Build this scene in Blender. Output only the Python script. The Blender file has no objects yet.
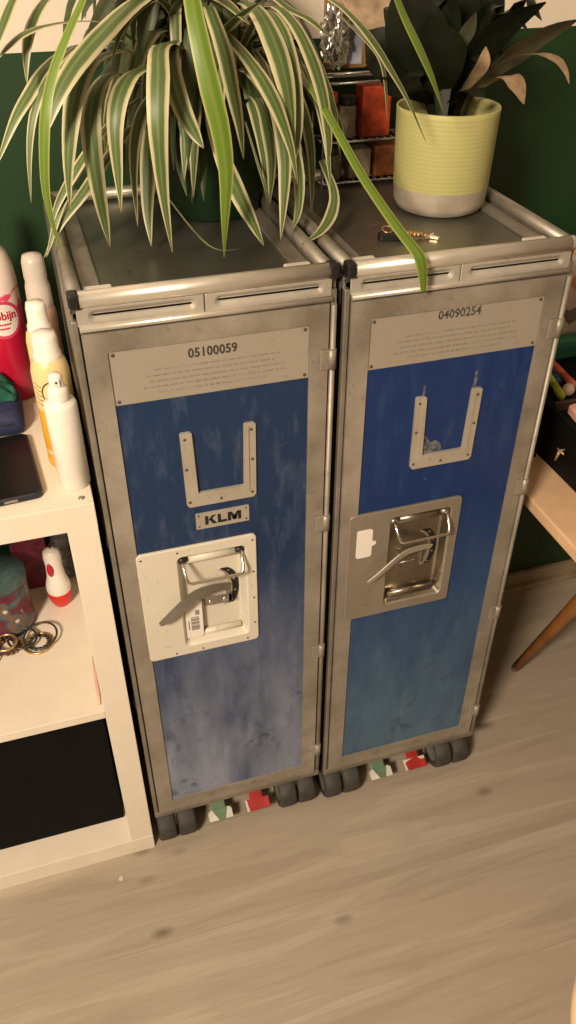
import bpy, bmesh, math, random
from mathutils import Vector, Matrix
PI = math.pi
scene = bpy.context.scene
col = scene.collection
R = random.Random(7)

# ------------------------------------------------------------------ helpers
def srgb(r, g, b):
    f = lambda c: (c/255/12.92 if c/255 <= .04045 else ((c/255+.055)/1.055)**2.4)
    return (f(r), f(g), f(b), 1)

class NT:
    """small wrapper to write node materials"""
    def __init__(s, name):
        s.m = bpy.data.materials.new(name); s.m.use_nodes = True
        s.t = s.m.node_tree; s.b = s.t.nodes['Principled BSDF']
    def n(s, typ, **kw):
        nd = s.t.nodes.new(typ)
        for k, v in kw.items():
            if k in nd.inputs.keys(): nd.inputs[k].default_value = v
            else: setattr(nd, k, v)
        return nd
    def l(s, a, b): s.t.links.new(a, b)
    def coord(s, scale=(1, 1, 1), out='Object'):
        tc = s.n('ShaderNodeTexCoord'); mp = s.n('ShaderNodeMapping')
        mp.inputs['Scale'].default_value = scale
        s.l(tc.outputs[out], mp.inputs['Vector']); return mp.outputs['Vector']
    def noise(s, vec, scale, detail=4, rough=.6, dist=0):
        nd = s.n('ShaderNodeTexNoise'); nd.inputs['Scale'].default_value = scale
        nd.inputs['Detail'].default_value = detail; nd.inputs['Roughness'].default_value = rough
        nd.inputs['Distortion'].default_value = dist
        s.l(vec, nd.inputs['Vector']); return nd.outputs['Fac']
    def ramp(s, fac, stops):
        nd = s.n('ShaderNodeValToRGB'); cr = nd.color_ramp
        while len(cr.elements) < len(stops): cr.elements.new(.5)
        for e, (p, c) in zip(cr.elements, stops):
            e.position = p; e.color = c if len(c) == 4 else (*c, 1)
        s.l(fac, nd.inputs['Fac']); return nd.outputs['Color']
    def mix(s, fac, a, b, mode='MIX'):
        nd = s.n('ShaderNodeMix', data_type='RGBA', blend_type=mode)
        for sock, v in ((nd.inputs[0], fac), (nd.inputs[6], a), (nd.inputs[7], b)):
            if hasattr(v, 'default_value'): s.l(v, sock)
            else: sock.default_value = v
        return nd.outputs[2]
    def math(s, op, a, b=0):
        nd = s.n('ShaderNodeMath', operation=op)
        for i, v in enumerate((a, b)):
            if hasattr(v, 'default_value'): s.l(v, nd.inputs[i])
            else: nd.inputs[i].default_value = v
        return nd.outputs[0]
    def bump(s, h, strength=.2, dist=.001):
        nd = s.n('ShaderNodeBump'); nd.inputs['Strength'].default_value = strength
        nd.inputs['Distance'].default_value = dist
        s.l(h, nd.inputs['Height']); s.l(nd.outputs['Normal'], s.b.inputs['Normal'])
    def set(s, color=None, rough=None, metal=None, **kw):
        for k, v in (('Base Color', color), ('Roughness', rough), ('Metallic', metal)):
            if v is None: continue
            if hasattr(v, 'default_value'): s.l(v, s.b.inputs[k])
            else: s.b.inputs[k].default_value = v
        for k, v in kw.items(): s.b.inputs[k].default_value = v
        return s.m

def simple(name, c, rough=.5, metal=0, var=.12, scale=30, **kw):
    t = NT(name); f = t.noise(t.coord(), scale)
    d = tuple(x*(1-var*2) for x in c[:3])+(1,); u = tuple(min(1, x*(1+var)) for x in c[:3])+(1,)
    return t.set(t.ramp(f, [(.3, d), (.7, u)]), rough, metal, **kw)

class MB:
    def __init__(s): s.bm = bmesh.new()
    def box(s, lo, hi, bev=0, seg=2, mi=0, M=None):
        ret = bmesh.ops.create_cube(s.bm, size=1)
        vs = ret['verts']
        for v in vs:
            v.co = Vector([(lo[i]+hi[i])/2 + v.co[i]*(hi[i]-lo[i]) for i in range(3)])
        fs = list({f for v in vs for f in v.link_faces})
        for f in fs: f.material_index = mi
        if bev:
            es = list({e for v in vs for e in v.link_edges})
            r = bmesh.ops.bevel(s.bm, geom=es, offset=bev, segments=seg, profile=.5, affect='EDGES')
            fs = r['faces']; vs = list({v for f in r['faces'] for v in f.verts} | {v for v in vs if v.is_valid})
            for f in {f for v in vs for f in v.link_faces}: f.material_index = mi
        if M: bmesh.ops.transform(s.bm, matrix=M, verts=vs)
        return s
    def tube(s, pts, r, n=10, mi=0, caps=True, closed=False):
        pts = [Vector(p) for p in pts]; rs = r if isinstance(r, (list, tuple)) else [r]*len(pts)
        rings = []; N = len(pts); ref = None
        for i, p in enumerate(pts):
            if closed: t = pts[(i+1) % N]-pts[i-1]
            else: t = pts[min(i+1, N-1)]-pts[max(i-1, 0)]
            t.normalize()
            if ref is None: ref = Vector((0, 0, 1)) if abs(t.z) < .9 else Vector((1, 0, 0))
            a = t.cross(ref).normalized(); b = a.cross(t).normalized(); ref = b
            k = 1
            if 0 < i < N-1:
                c = (pts[i+1]-p).normalized().dot((p-pts[i-1]).normalized()); k = 1/max(.5, math.sqrt(max(.01, (1+c)/2)))
            rings.append([s.bm.verts.new(p+(a*math.cos(q)+b*math.sin(q))*rs[i]) for q in [2*PI*j/n for j in range(n)]])
        for i in range(N if closed else N-1):
            A, B = rings[i], rings[(i+1) % N]
            for j in range(n):
                f = s.bm.faces.new((A[j], A[(j+1) % n], B[(j+1) % n], B[j])); f.material_index = mi; f.smooth = True
        if caps and not closed:
            for rg in (rings[0], rings[-1]):
                f = s.bm.faces.new(rg); f.material_index = mi
        return s
    def lathe(s, prof, n=32, M=None, mi=None):
        """prof: list of (radius, z[, material]) from bottom to top, axis z"""
        rings = []
        for p in prof:
            r, z = p[0], p[1]
            if r < 1e-6: rings.append([s.bm.verts.new((0, 0, z))])
            else: rings.append([s.bm.verts.new((r*math.cos(2*PI*j/n), r*math.sin(2*PI*j/n), z)) for j in range(n)])
        vs = [v for rg in rings for v in rg]
        for i in range(len(rings)-1):
            A, B = rings[i], rings[i+1]; m = prof[i+1][2] if len(prof[i+1]) > 2 else (mi or 0)
            for j in range(n):
                k = (j+1) % n
                if len(A) == 1 and len(B) == 1: continue
                if len(A) == 1: f = s.bm.faces.new((A[0], B[k], B[j]))
                elif len(B) == 1: f = s.bm.faces.new((A[j], A[k], B[0]))
                else: f = s.bm.faces.new((A[j], A[k], B[k], B[j]))
                f.material_index = m; f.smooth = True
        if M: bmesh.ops.transform(s.bm, matrix=M, verts=vs)
        return s
    def loops(s, loops, mi=0, cap0=False, cap1=False, smooth=False, mis=None):
        rg = [[s.bm.verts.new(p) for p in L] for L in loops]; n = len(rg[0])
        for i in range(len(rg)-1):
            for j in range(n):
                k = (j+1) % n
                f = s.bm.faces.new((rg[i][j], rg[i][k], rg[i+1][k], rg[i+1][j]))
                f.material_index = mis[i] if mis else mi; f.smooth = smooth
        if cap0: f = s.bm.faces.new(rg[0]); f.material_index = mi
        if cap1: f = s.bm.faces.new(rg[-1]); f.material_index = mis[-1] if mis else mi
        return s
    def prism(s, poly, d0, d1, axis='y', mi=0):
        """polygon in the xz plane (axis y) or xy plane (axis z), extruded"""
        P = (lambda a, b, d: (a, d, b)) if axis == 'y' else (lambda a, b, d: (a, b, d))
        A = [s.bm.verts.new(P(a, b, d0)) for a, b in poly]; B = [s.bm.verts.new(P(a, b, d1)) for a, b in poly]
        n = len(poly); fs = [s.bm.faces.new(A), s.bm.faces.new(B[::-1])]
        for j in range(n): fs.append(s.bm.faces.new((A[j], B[j], B[(j+1) % n], A[(j+1) % n])))
        for f in fs: f.material_index = mi
        return s
    def blade(s, pts, w, bias=(0, -1, 0), fold=.18, n=16, mi=0, uvl=None, base=.55, tip=.04, full=.5):
        P = crom([Vector(p) for p in pts], n)
        d = P[-1]-P[0]; d.z = 0
        if d.length > 1e-6: d.normalize()
        d = (d+Vector(bias)*.9)
        if d.length < .1: d = Vector(bias)
        side0 = Vector((0, 0, 1)).cross(d).normalized()
        uv = s.bm.loops.layers.uv.verify()
        rows = []
        for i, p in enumerate(P):
            t = i/(len(P)-1)
            T = (P[min(i+1, len(P)-1)]-P[max(i-1, 0)]).normalized()
            sd = (side0-T*side0.dot(T)).normalized(); nm = sd.cross(T).normalized()
            wd = w*(base+(1-base)*min(1, t/full)) if t < full else w*(tip+(1-tip)*(1-((t-full)/(1-full))**1.9))
            row = []
            for k in range(5):
                u = k/4-.5
                row.append((s.bm.verts.new(p+sd*(wd*u)+nm*(abs(u)*2*fold*wd*.5)), k/4, t))
            rows.append(row)
        for i in range(len(rows)-1):
            for k in range(4):
                q = (rows[i][k], rows[i][k+1], rows[i+1][k+1], rows[i+1][k])
                f = s.bm.faces.new([x[0] for x in q]); f.material_index = mi; f.smooth = True
                for lp, x in zip(f.loops, q): lp[uv].uv = (x[1], x[2])
        return s
    def build(s, name, mats, parent=None, loc=None, smooth_angle=None, merge=False):
        if merge: bmesh.ops.remove_doubles(s.bm, verts=s.bm.verts, dist=1e-5)
        bmesh.ops.recalc_face_normals(s.bm, faces=s.bm.faces)
        me = bpy.data.meshes.new(name); s.bm.to_mesh(me); s.bm.free()
        for m in (mats if isinstance(mats, (list, tuple)) else [mats]): me.materials.append(m)
        o = bpy.data.objects.new(name, me); col.objects.link(o)
        if parent: o.parent = parent
        if loc: o.location = loc
        return o

def crom(P, n):
    out = []; m = len(P)-1
    for i in range(n+1):
        t = i/n*m; k = min(int(t), m-1); u = t-k
        p0 = P[k-1] if k > 0 else P[0]*2-P[1]; p1, p2 = P[k], P[k+1]
        p3 = P[k+2] if k+2 <= m else P[m]*2-P[m-1]
        out.append(.5*((2*p1)+(p2-p0)*u+(2*p0-5*p1+4*p2-p3)*u*u+(3*p1-p0-3*p2+p3)*u**3))
    return out

def rrect(x0, x1, z0, z1, r, n=5):
    pts = []
    for cx, cz, a in ((x1-r, z1-r, 0), (x0+r, z1-r, 90), (x0+r, z0+r, 180), (x1-r, z0+r, 270)):
        for i in range(n+1):
            q = math.radians(a+90*i/n); pts.append((cx+r*math.cos(q), cz+r*math.sin(q)))
    return pts

def tag(o, label=None, cat=None, group=None, kind=None):
    for k, v in (('label', label), ('category', cat), ('group', group), ('kind', kind)):
        if v: o[k] = v
    return o

def empty(name, loc, label, cat, group=None, rz=0):
    o = bpy.data.objects.new(name, None); o.empty_display_size = .05
    o.location = loc; o.rotation_euler.z = rz; col.objects.link(o)
    return tag(o, label, cat, group)

def text_mesh(name, body, size, mat, parent, loc, rot=(PI/2, 0, 0), ext=.0003, bold=0, sx=1, spacing=1, wrap=None):
    cu = bpy.data.curves.new(name, 'FONT'); cu.body = body; cu.size = size; cu.extrude = ext
    cu.offset = bold; cu.align_x = 'CENTER'; cu.align_y = 'CENTER'; cu.space_character = spacing
    cu.resolution_u = 3
    tmp = bpy.data.objects.new('tmp', cu); col.objects.link(tmp)
    dg = bpy.context.evaluated_depsgraph_get(); dg.update()
    me = bpy.data.meshes.new_from_object(tmp.evaluated_get(dg)); me.name = name
    bpy.data.objects.remove(tmp); bpy.data.curves.remove(cu)
    me.transform(Matrix.Diagonal((sx, 1, 1, 1)))
    if wrap:                                     # wrap round a cylinder about z: x -> angle, y -> z, z -> radius
        r, a0, z0 = wrap
        for v in me.vertices:
            a = a0+v.co.x/r; q = r+v.co.z
            v.co = Vector((q*math.cos(a), q*math.sin(a), z0+v.co.y))
    me.materials.clear(); me.materials.append(mat)
    o = bpy.data.objects.new(name, me); col.objects.link(o); o.parent = parent
    if not wrap: o.location = loc; o.rotation_euler = rot
    return o

# ------------------------------------------------------------------ materials
def metal_mat(name, base, dirt, rough=.42, metal=.75, sc=1.0, amount=.5):
    t = NT(name); v = t.coord()
    big = t.noise(v, 9*sc, 6, .65); fine = t.noise(t.coord((1, 1, 14)), 90*sc, 3, .6)
    sp = t.noise(v, 55*sc, 8, .75)
    c = t.mix(t.ramp(big, [(.35, (0, 0, 0)), (.75, (amount,)*3)]), base, dirt)
    c = t.mix(t.ramp(sp, [(.60, (0, 0, 0)), (.72, (.7,)*3)]), c, tuple(x*.5 for x in dirt[:3])+(1,))
    rg = t.n('ShaderNodeMapRange'); t.l(fine, rg.inputs[0]); rg.inputs[3].default_value = rough-.08; rg.inputs[4].default_value = rough+.14
    t.bump(fine, .05, .0004)
    return t.set(c, rg.outputs[0], metal)

M = {}
M['alu'] = metal_mat('worn_aluminium', (.42, .39, .335, 1), (.17, .155, .125, 1), amount=.9)
M['alu_frame'] = metal_mat('door_frame_aluminium', (.42, .385, .325, 1), (.17, .15, .115, 1), .46, .45, amount=.9)
M['alu_bright'] = metal_mat('polished_rail_aluminium', (.74, .70, .62, 1), (.42, .385, .33, 1), .34, .7, 1, .5)
M['alu_top'] = metal_mat('scratched_top_sheet', (.25, .25, .215, 1), (.15, .15, .125, 1), .3, .85)  # dark greenish base colour carries the reflection of the plants
M['fascia'] = metal_mat('fascia_metal', (.44, .41, .35, 1), (.2, .18, .145, 1), .5, .15, 1, .8)
M['rod'] = metal_mat('hinge_rod_metal', (.44, .41, .35, 1), (.2, .18, .145, 1), .5, .5, 1, .8)
M['recess'] = metal_mat('pressed_recess_metal', (.40, .36, .29, 1), (.2, .175, .13, 1), .26, .95)
M['plate'] = metal_mat('name_plate_metal', (.40, .365, .305, 1), (.33, .295, .24, 1), .5, .35, 1, .4)
M['holder'] = metal_mat('holder_metal', (.46, .42, .345, 1), (.30, .265, .21, 1), .5, .3, 2, .6)
M['latch_white'] = metal_mat('off_white_latch_paint', (.66, .62, .52, 1), (.54, .50, .41, 1), .45, .05, 1, .4)
M['latch_alu'] = metal_mat('bare_latch_metal', (.34, .305, .245, 1), (.20, .175, .135, 1), .4, .5)
M['chrome'] = simple('bright_steel', (.78, .74, .68, 1), .16, 1, .03)
M['steel'] = simple('dull_steel', (.42, .40, .37, 1), .35, .9, .1)
M['dark_rivet'] = simple('dark_rivet', (.10, .085, .07, 1), .5, .4)
M['lever'] = simple('lever_steel', (.40, .375, .34, 1), .28, .85, .1)
M['black'] = simple('black_plastic', (.012, .012, .012, 1), .38)
M['ink'] = simple('black_ink', (.01, .01, .012, 1), .6)
M['grey_ink'] = simple('faded_grey_print', (.26, .237, .20, 1), .7)
M['num_ink'] = simple('stamped_black_digits', (.045, .04, .036, 1), .7)
M['faint_ink'] = simple('worn_black_digits', (.10, .09, .075, 1), .7, 0, .5, 300)
M['rubber'] = simple('grey_black_rubber', (.05, .047, .042, 1), .7, 0, .2, 60)
M['hub'] = simple('grey_wheel_hub', (.25, .235, .21, 1), .5, .2)
M['green_tag'] = simple('pedal_green', (.12, .20, .12, 1), .4)
M['red_tag'] = simple('pedal_red', (.42, .028, .026, 1), .4)
M['white_paint'] = simple('white_paint', (.66, .62, .55, 1), .4)
M['sticker'] = simple('white_sticker', (.78, .74, .68, 1), .6, 0, .03)

def blue_panel(name, deep, faded, lo, hi, seed, amt):
    t = NT(name); tc = t.n('ShaderNodeTexCoord'); sx = t.n('ShaderNodeSeparateXYZ')
    t.l(tc.outputs['Object'], sx.inputs[0])
    mp = t.n('ShaderNodeMapping'); mp.inputs['Location'].default_value = (seed, seed*.7, seed*.3); mp.inputs['Scale'].default_value = (1, 1, .28)
    t.l(tc.outputs['Object'], mp.inputs[0]); v = mp.outputs[0]
    mp2 = t.n('ShaderNodeMapping'); mp2.inputs['Location'].default_value = (seed, 0, seed); t.l(tc.outputs['Object'], mp2.inputs[0]); v2 = mp2.outputs[0]
    band = t.n('ShaderNodeMapRange'); t.l(sx.outputs[2], band.inputs[0])
    band.inputs[1].default_value = hi; band.inputs[2].default_value = lo
    cloud = t.noise(v, 13, 5, .6); streak = t.noise(v, 55, 4, .7); mott = t.noise(v2, 15, 7, .68)
    w = t.math('MULTIPLY', band.outputs[0], t.ramp(cloud, [(.28, (.12,)*3), (.66, (1,)*3)]))
    w = t.math('MULTIPLY', t.math('ADD', w, t.math('MULTIPLY', t.ramp(streak, [(.5, (0,)*3), (.8, (1,)*3)]), .2)), amt)
    c = t.mix(w, deep, faded)
    scuff = t.ramp(mott, [(.575, (0,)*3), (.64, (1,)*3)])
    c = t.mix(t.math('MULTIPLY', t.math('MULTIPLY', scuff, band.outputs[0]), .6), c, (.03, .035, .05, 1))
    fl = t.noise(v2, 190, 3, .5); c = t.mix(t.math('MULTIPLY', t.ramp(fl, [(.73, (0,)*3), (.77, (1,)*3)]), .3), c, (.42, .43, .45, 1))
    return t.set(c, .42, 0)
M['blue_faded'] = blue_panel('scuffed_navy_panel', (.006, .027, .085, 1), (.24, .275, .37, 1), .24, .60, 3.1, 1.0)
M['blue_deep'] = blue_panel('scuffed_royal_blue_panel', (.003, .026, .125, 1), (.075, .15, .225, 1), .12, .66, 8.3, 1.15)

# ------------------------------------------------------------------ room shell
GREEN = (.006, .036, .008, 1)
def wall_paint(name, split):
    t = NT(name); tc = t.n('ShaderNodeTexCoord'); sx = t.n('ShaderNodeSeparateXYZ'); t.l(tc.outputs['Object'], sx.inputs[0])
    nz = t.noise(tc.outputs['Object'], 220, 2, .5); t.bump(nz, .08, .0006)
    if split:
        f = t.math('GREATER_THAN', sx.outputs[2], split)
        c = t.mix(f, GREEN, (.74, .66, .55, 1))
        return t.set(c, .55)
    return t.set((.42, .38, .32, 1), .6)
M['wall_green'] = wall_paint('wall_dark_green_and_cream', 1.193)
M['wall_cream'] = wall_paint('wall_cream_paint', None)

def floor_mat():
    t = NT('oak_laminate'); tc = t.n('ShaderNodeTexCoord')
    mp = t.n('ShaderNodeMapping'); mp.inputs['Location'].default_value = (.4, .187, 0)
    t.l(tc.outputs['Object'], mp.inputs[0]); v = mp.outputs[0]
    br = t.n('ShaderNodeTexBrick'); t.l(v, br.inputs['Vector'])
    br.offset = .5; br.inputs['Color1'].default_value = (0, 0, 0, 1); br.inputs['Color2'].default_value = (1, 1, 1, 1)
    br.inputs['Mortar'].default_value = (.5, .5, .5, 1)
    br.inputs['Scale'].default_value = 1; br.inputs['Brick Width'].default_value = 3.0; br.inputs['Row Height'].default_value = .188
    br.inputs['Mortar Size'].default_value = .0011; br.inputs['Mortar Smooth'].default_value = .3
    # per plank shift of the grain
    sh = t.n('ShaderNodeVectorMath', operation='MULTIPLY_ADD'); t.l(br.outputs['Color'], sh.inputs[0]); sh.inputs[1].default_value = (3.7, 9.1, 0); t.l(v, sh.inputs[2])
    st = t.n('ShaderNodeVectorMath', operation='MULTIPLY'); t.l(sh.outputs[0], st.inputs[0]); st.inputs[1].default_value = (.8, 8.0, 1)
    warp = t.noise(st.outputs[0], 3.2, 3, .5, .6)
    fine = t.n('ShaderNodeVectorMath', operation='MULTIPLY'); t.l(sh.outputs[0], fine.inputs[0]); fine.inputs[1].default_value = (1, 26, 1)
    fg = t.noise(fine.outputs[0], 9, 6, .7)
    ringv = t.math('PINGPONG', t.math('MULTIPLY', warp, 13), 1)
    ring = t.ramp(ringv, [(.0, (1,)*3), (.35, (.35,)*3), (1, (0,)*3)])
    base = t.mix(t.ramp(warp, [(.35, (0,)*3), (.68, (1,)*3)]), (.45, .392, .318, 1), (.35, .297, .232, 1))
    c = t.mix(t.math('MULTIPLY', ring, .13), base, (.17, .115, .07, 1))
    c = t.mix(t.math('MULTIPLY', t.ramp(fg, [(.42, (0,)*3), (.7, (1,)*3)]), .35), c, (.29, .232, .17, 1))
    kv = t.n('ShaderNodeVectorMath', operation='MULTIPLY'); t.l(sh.outputs[0], kv.inputs[0]); kv.inputs[1].default_value = (3.1, 6.5, 1)
    vo = t.n('ShaderNodeTexVoronoi', feature='F1'); vo.inputs['Scale'].default_value = 1.5; t.l(kv.outputs[0], vo.inputs['Vector'])
    knot = t.ramp(vo.outputs['Distance'], [(.02, (1,)*3), (.11, (0,)*3)])
    c = t.mix(t.math('MULTIPLY', knot, .7), c, (.10, .065, .04, 1))
    tint = t.mix(t.math('MULTIPLY', br.outputs['Color'], .16), c, (.30, .25, .19, 1))
    c = t.mix(t.math('MULTIPLY', br.outputs['Fac'], .2), tint, (.16, .115, .075, 1))
    t.bump(fg, .12, .0005)
    return t.set(c, .40)
M['floor'] = floor_mat()
X0, X1, Y0, Y1, ZC = -1.7, 2.3, -2.6, .41, 2.5
def shell(name, lo, hi, m): return tag(MB().box(lo, hi).build(name, m), kind='structure')
shell('floor', (X0, Y0, -.05), (X1, Y1+.1, 0), M['floor'])
shell('wall_back', (X0, Y1, 0), (X1, Y1+.1, ZC), M['wall_green'])
shell('wall_left', (X0-.1, Y0, 0), (X0, Y1, ZC), M['wall_cream'])
shell('wall_right', (X1, Y0, 0), (X1+.1, Y1, ZC), M['wall_cream'])
shell('wall_front', (X0, Y0-.1, 0), (X1, Y0, ZC), M['wall_cream'])
shell('ceiling', (X0, Y0, ZC), (X1, Y1, ZC+.1), simple('ceiling_white', (.78, .74, .68, 1), .8))
M['skirting'] = simple('beige_skirting', (.30, .235, .15, 1), .5)
b = MB(); b.box((X0, .398, .012), (X1, .41, .046), .002); tag(b.build('baseboard_back', M['skirting']), kind='structure')
b = MB(); b.box((X0, .386, 0), (X1, .41, .012), .003); tag(b.build('trim_1', M['skirting']), kind='structure')

# ------------------------------------------------------------------ catering trolleys
TW, TD, TH = .302, .372, 1.03
def ring_slab(mb, o, h, y0, y1, mi=0):
    """rectangular slab in xz with a rectangular hole: o=(x0,x1,z0,z1), h the hole"""
    for lo, hi in (((o[0], o[2]), (h[0], o[3])), ((h[1], o[2]), (o[1], o[3])), ((h[0], o[2]), (h[1], h[2])), ((h[0], h[3]), (h[1], o[3]))):
        mb.box((lo[0], y0, lo[1]), (hi[0], y1, hi[1]), mi=mi)
def dish(mb, o, ro, h, rh, y0, y1, yd, draft=.004, mi=0, mid=0, lip=.0025):
    """plate (outline o, corner ro) with a pressed recess (outline h) yd deep; faces -y"""
    P = lambda q, y: [(a, y, c) for a, c in q]
    n = 5
    L = [P(rrect(*o, ro, n), y1), P(rrect(*o, ro, n), y0+.001), P(rrect(o[0]+.001, o[1]-.001, o[2]+.001, o[3]-.001, ro, n), y0),
         P(rrect(h[0]-lip, h[1]+lip, h[2]-lip, h[3]+lip, rh+lip, n), y0), P(rrect(*h, rh, n), y0+lip),
         P(rrect(h[0]+draft, h[1]-draft, h[2]+draft, h[3]-draft, rh, n), max(y0+lip*1.1, yd-.003)),
         P(rrect(h[0]+draft+.003, h[1]-draft-.003, h[2]+draft+.003, h[3]-draft-.003, max(.002, rh-.002), n), yd)]
    mb.loops(L, mis=[mi, mi, mi, mi, mid, mid, mid], cap1=True, smooth=False)

def make_trolley(loc, label, number, white, panel_mat, klm):
    t = empty('catering_trolley', loc, label, 'trolley', 'narrow airline catering trolleys')
    # hollow sheet-metal body
    b = MB()
    b.box((0, .004, .073), (.004, TD, 1.012), .001); b.box((TW-.004, .004, .073), (TW, TD, 1.012), .001)
    b.box((.004, TD-.004, .073), (TW-.004, TD, 1.012)); b.box((.004, .006, .073), (TW-.004, TD-.004, .083))
    b.box((0, -.004, .070), (TW, .012, .0825), .002)
    b.box((0, -.003, .08), (.0068, .012, 1.0), .0015); b.box((.2945, -.001, .08), (TW, .012, 1.0), .0015)
    for z in (.33, .66): b.box((-.0012, .03, z), (.0, TD-.03, z+.02)); b.box((TW, .03, z), (TW+.0012, TD-.03, z+.02))
    b.build('body', M['alu'], t)
    # top sheet with the lower tray, side strips and rounded rails
    b = MB(); b.box((.002, .004, 1.006), (TW-.002, TD, 1.012)); b.build('top_sheet', M['alu_top'], t)
    for x0, x1 in ((.019, .040), (TW-.040, TW-.019)):
        b = MB(); b.box((x0, .012, 1.012), (x1, TD-.01, 1.0155), .001); b.build('top_strip', M['alu'], t)
    for x in (.009, TW-.009):
        b = MB(); b.tube([(x, .008, 1.0215), (x, TD-.004, 1.0215)], .0082, 14); b.box((x-.006, .01, 1.009), (x+.006, TD-.006, 1.018)); b.build('side_rail', M['alu'], t)
    b = MB(); b.tube([(.012, TD-.008, 1.0215), (TW-.012, TD-.008, 1.0215)], .0082, 14); b.build('back_rail', M['alu'], t)
    b = MB(); b.tube([(.012, .001, 1.0225), (TW-.011, .001, 1.0225)], .0092, 18); b.build('front_rail', M['alu_bright'], t)
    for x in ((.0062, TW-.0062) if white else (.0062,)):
        b = MB(); b.box((x-.006, -.0085, 1.0145), (x+.006, .010, 1.0315), .003, 3); b.build('corner_cap', M['black'], t)
    if not white:
        b = MB(); b.lathe([(.0092, 0), (.0092, .005), (.007, .0085), (0, .010)], 18, Matrix.Translation((TW-.0115, .001, 1.0225)) @ Matrix.Rotation(PI/2, 4, 'Y')); b.build('rail_end', M['alu_bright'], t)
    for x in (.020, TW-.052):
        b = MB(); b.box((x, .0325, 1.0155), (x+.031, .0425, 1.0195), .0012); b.build('rail_tab', M['white_paint'], t)
    # fascia with two pressed finger slots, and the bright half-round bar under it
    b = MB()
    dish(b, (.007, .1455, .9925, 1.0135), .001, (.020, .136, .9978, 1.0098), .0055, -.0025, -.0006, .001, .0006, lip=.0008)
    dish(b, (.1465, .295, .9925, 1.0135), .001, (.158, .284, .9978, 1.0098), .0055, -.0025, -.0006, .001, .0006, lip=.0008)
    b.build('fascia', M['fascia'], t)
    b = MB(); b.tube([(.008, -.004, .9905), (.294, -.004, .9905)], .0036, 12); b.build('lower_rail', M['alu_bright'], t)
    # door
    d = MB()
    ring_slab(d, (.0085, .2915, .0845, .985), (.0335, .2675, .1125, .961), -.0055, .012)
    door = d.build('door', M['alu_frame'], t)
    hole = (.083, .187, .478, .653)
    b = MB(); ring_slab(b, (.0335, .2675, .1125, .893), hole, -.0028, .004); b.build('blue_panel', panel_mat, door)
    b = MB(); b.box((.0335, -.0036, .892), (.2675, .004, .961), .0006)
    for x in (.0385, .2625):
        for z in (.897, .956): b.lathe([(.0022, 0), (.0022, .0008), (.0012, .0014), (0, .0016)], 10, Matrix.Translation((x, -.0034, z)) @ Matrix.Rotation(PI/2, 4, 'X'), 1)
    b.build('name_plate', [M['plate'], M['dark_rivet']], door)
    text_mesh('serial_number', number, .0158, M['num_ink'] if white else M['faint_ink'], door, (.1515, -.0038, .9455 if white else .9525), bold=.00035, sx=.88, spacing=1.05)
    b = MB(); rr = random.Random(5)
    for i, (x0, x1) in enumerate(((.082, .232), (.072, .225), (.076, .236), (.068, .240), (.085, .215))):
        x = x0; z = .9315-i*.0072
        while x < x1:
            w = rr.uniform(.004, .013); b.box((x, -.0039, z-.0011), (min(x+w, x1), -.0034, z+.0011)); x += w+.0022
    tag(b.build('fine_print', M['grey_ink'], door), 'faded lines of small print')
    # U-shaped card holder
    out = [(.104, .841), (.1065, .843), (.1165, .843), (.119, .841), (.1215, .751), (.1815, .751), (.184, .841), (.1865, .843), (.1965, .843), (.199, .841),
           (.1975, .735), (.194, .7305), (.109, .7305), (.1055, .735)]
    b = MB(); b.prism(out, -.0066, -.0026)
    inn = [(.1135, .84), (.1185, .84), (.121, .7515), (.1820, .7515), (.1845, .84), (.1895, .84), (.1885, .7445), (.1145, .7445)]
    b.prism(inn, -.0082, -.0064)
    for x, z in ((.1095, .834), (.193, .834), (.1085, .79), (.1935, .79), (.1095, .739), (.1505, .7375), (.192, .739)):
        b.lathe([(.002, 0), (.002, .0006), (0, .0013)], 8, Matrix.Translation((x, -.0066, z)) @ Matrix.Rotation(PI/2, 4, 'X'), 1)
    b.build('card_holder', [M['holder'], M['dark_rivet']], door)
    if klm:
        b = MB(); b.prism(rrect(.1155, .1875, .6905, .7165, .0015, 2), -.0042, -.0026)
        for x in (.1195, .1835):
            for z in (.6945, .7125): b.lathe([(.0016, 0), (0, .0008)], 8, Matrix.Translation((x, -.0042, z)) @ Matrix.Rotation(PI/2, 4, 'X'), 1)
        kp = b.build('badge_plate', [M['holder'], M['dark_rivet']], door)
        b = MB(); z0, z1, k = .6965, .7105, .0043
        def glyph(x, polys):
            for q in polys: b.prism([(x+u, z0+v*(z1-z0)) for u, v in q], -.0047, -.0041)
        glyph(.1275, [[(0, 0), (k, 0), (k, 1), (0, 1)], [(k*.9, .42), (.0095, 1), (.0150, 1), (k*1.6, .50)], [(k*1.25, .58), (k*2.1, .70), (.0158, 0), (.0102, 0)]])
        glyph(.1445, [[(0, 0), (k, 0), (k, 1), (0, 1)], [(k*.9, 0), (.0125, 0), (.0125, .27), (k*.9, .27)]])
        glyph(.1582, [[(0, 0), (k, 0), (k, 1), (0, 1)], [(.0138, 0), (.0138+k, 0), (.0138+k, 1), (.0138, 1)], [(k*.8, 1), (k*1.25, 1), (.01155, .30), (.00905, .05), (.0066, .05)], [(.0138+k*.2, 1), (.0138-k*.25, 1), (.0066, .30), (.00905, .05), (.01155, .05)]])
        b.build('badge_lettering', M['ink'], kp)
    else:
        glue = simple('grey_glue_residue', (.13, .14, .17, 1), .7, 0, .4, 200)
        b = MB(); b.prism([(.113, .842), (.1165, .842), (.118, .851), (.1165, .858), (.1135, .857), (.1145, .85)], -.0032, -.0026); b.build('glue_residue', glue, door)
        b = MB(); b.prism([(.184, .842), (.190, .842), (.1905, .856), (.189, .868), (.186, .867), (.1865, .854)], -.0032, -.0026); b.build('glue_residue', glue, door)
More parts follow.
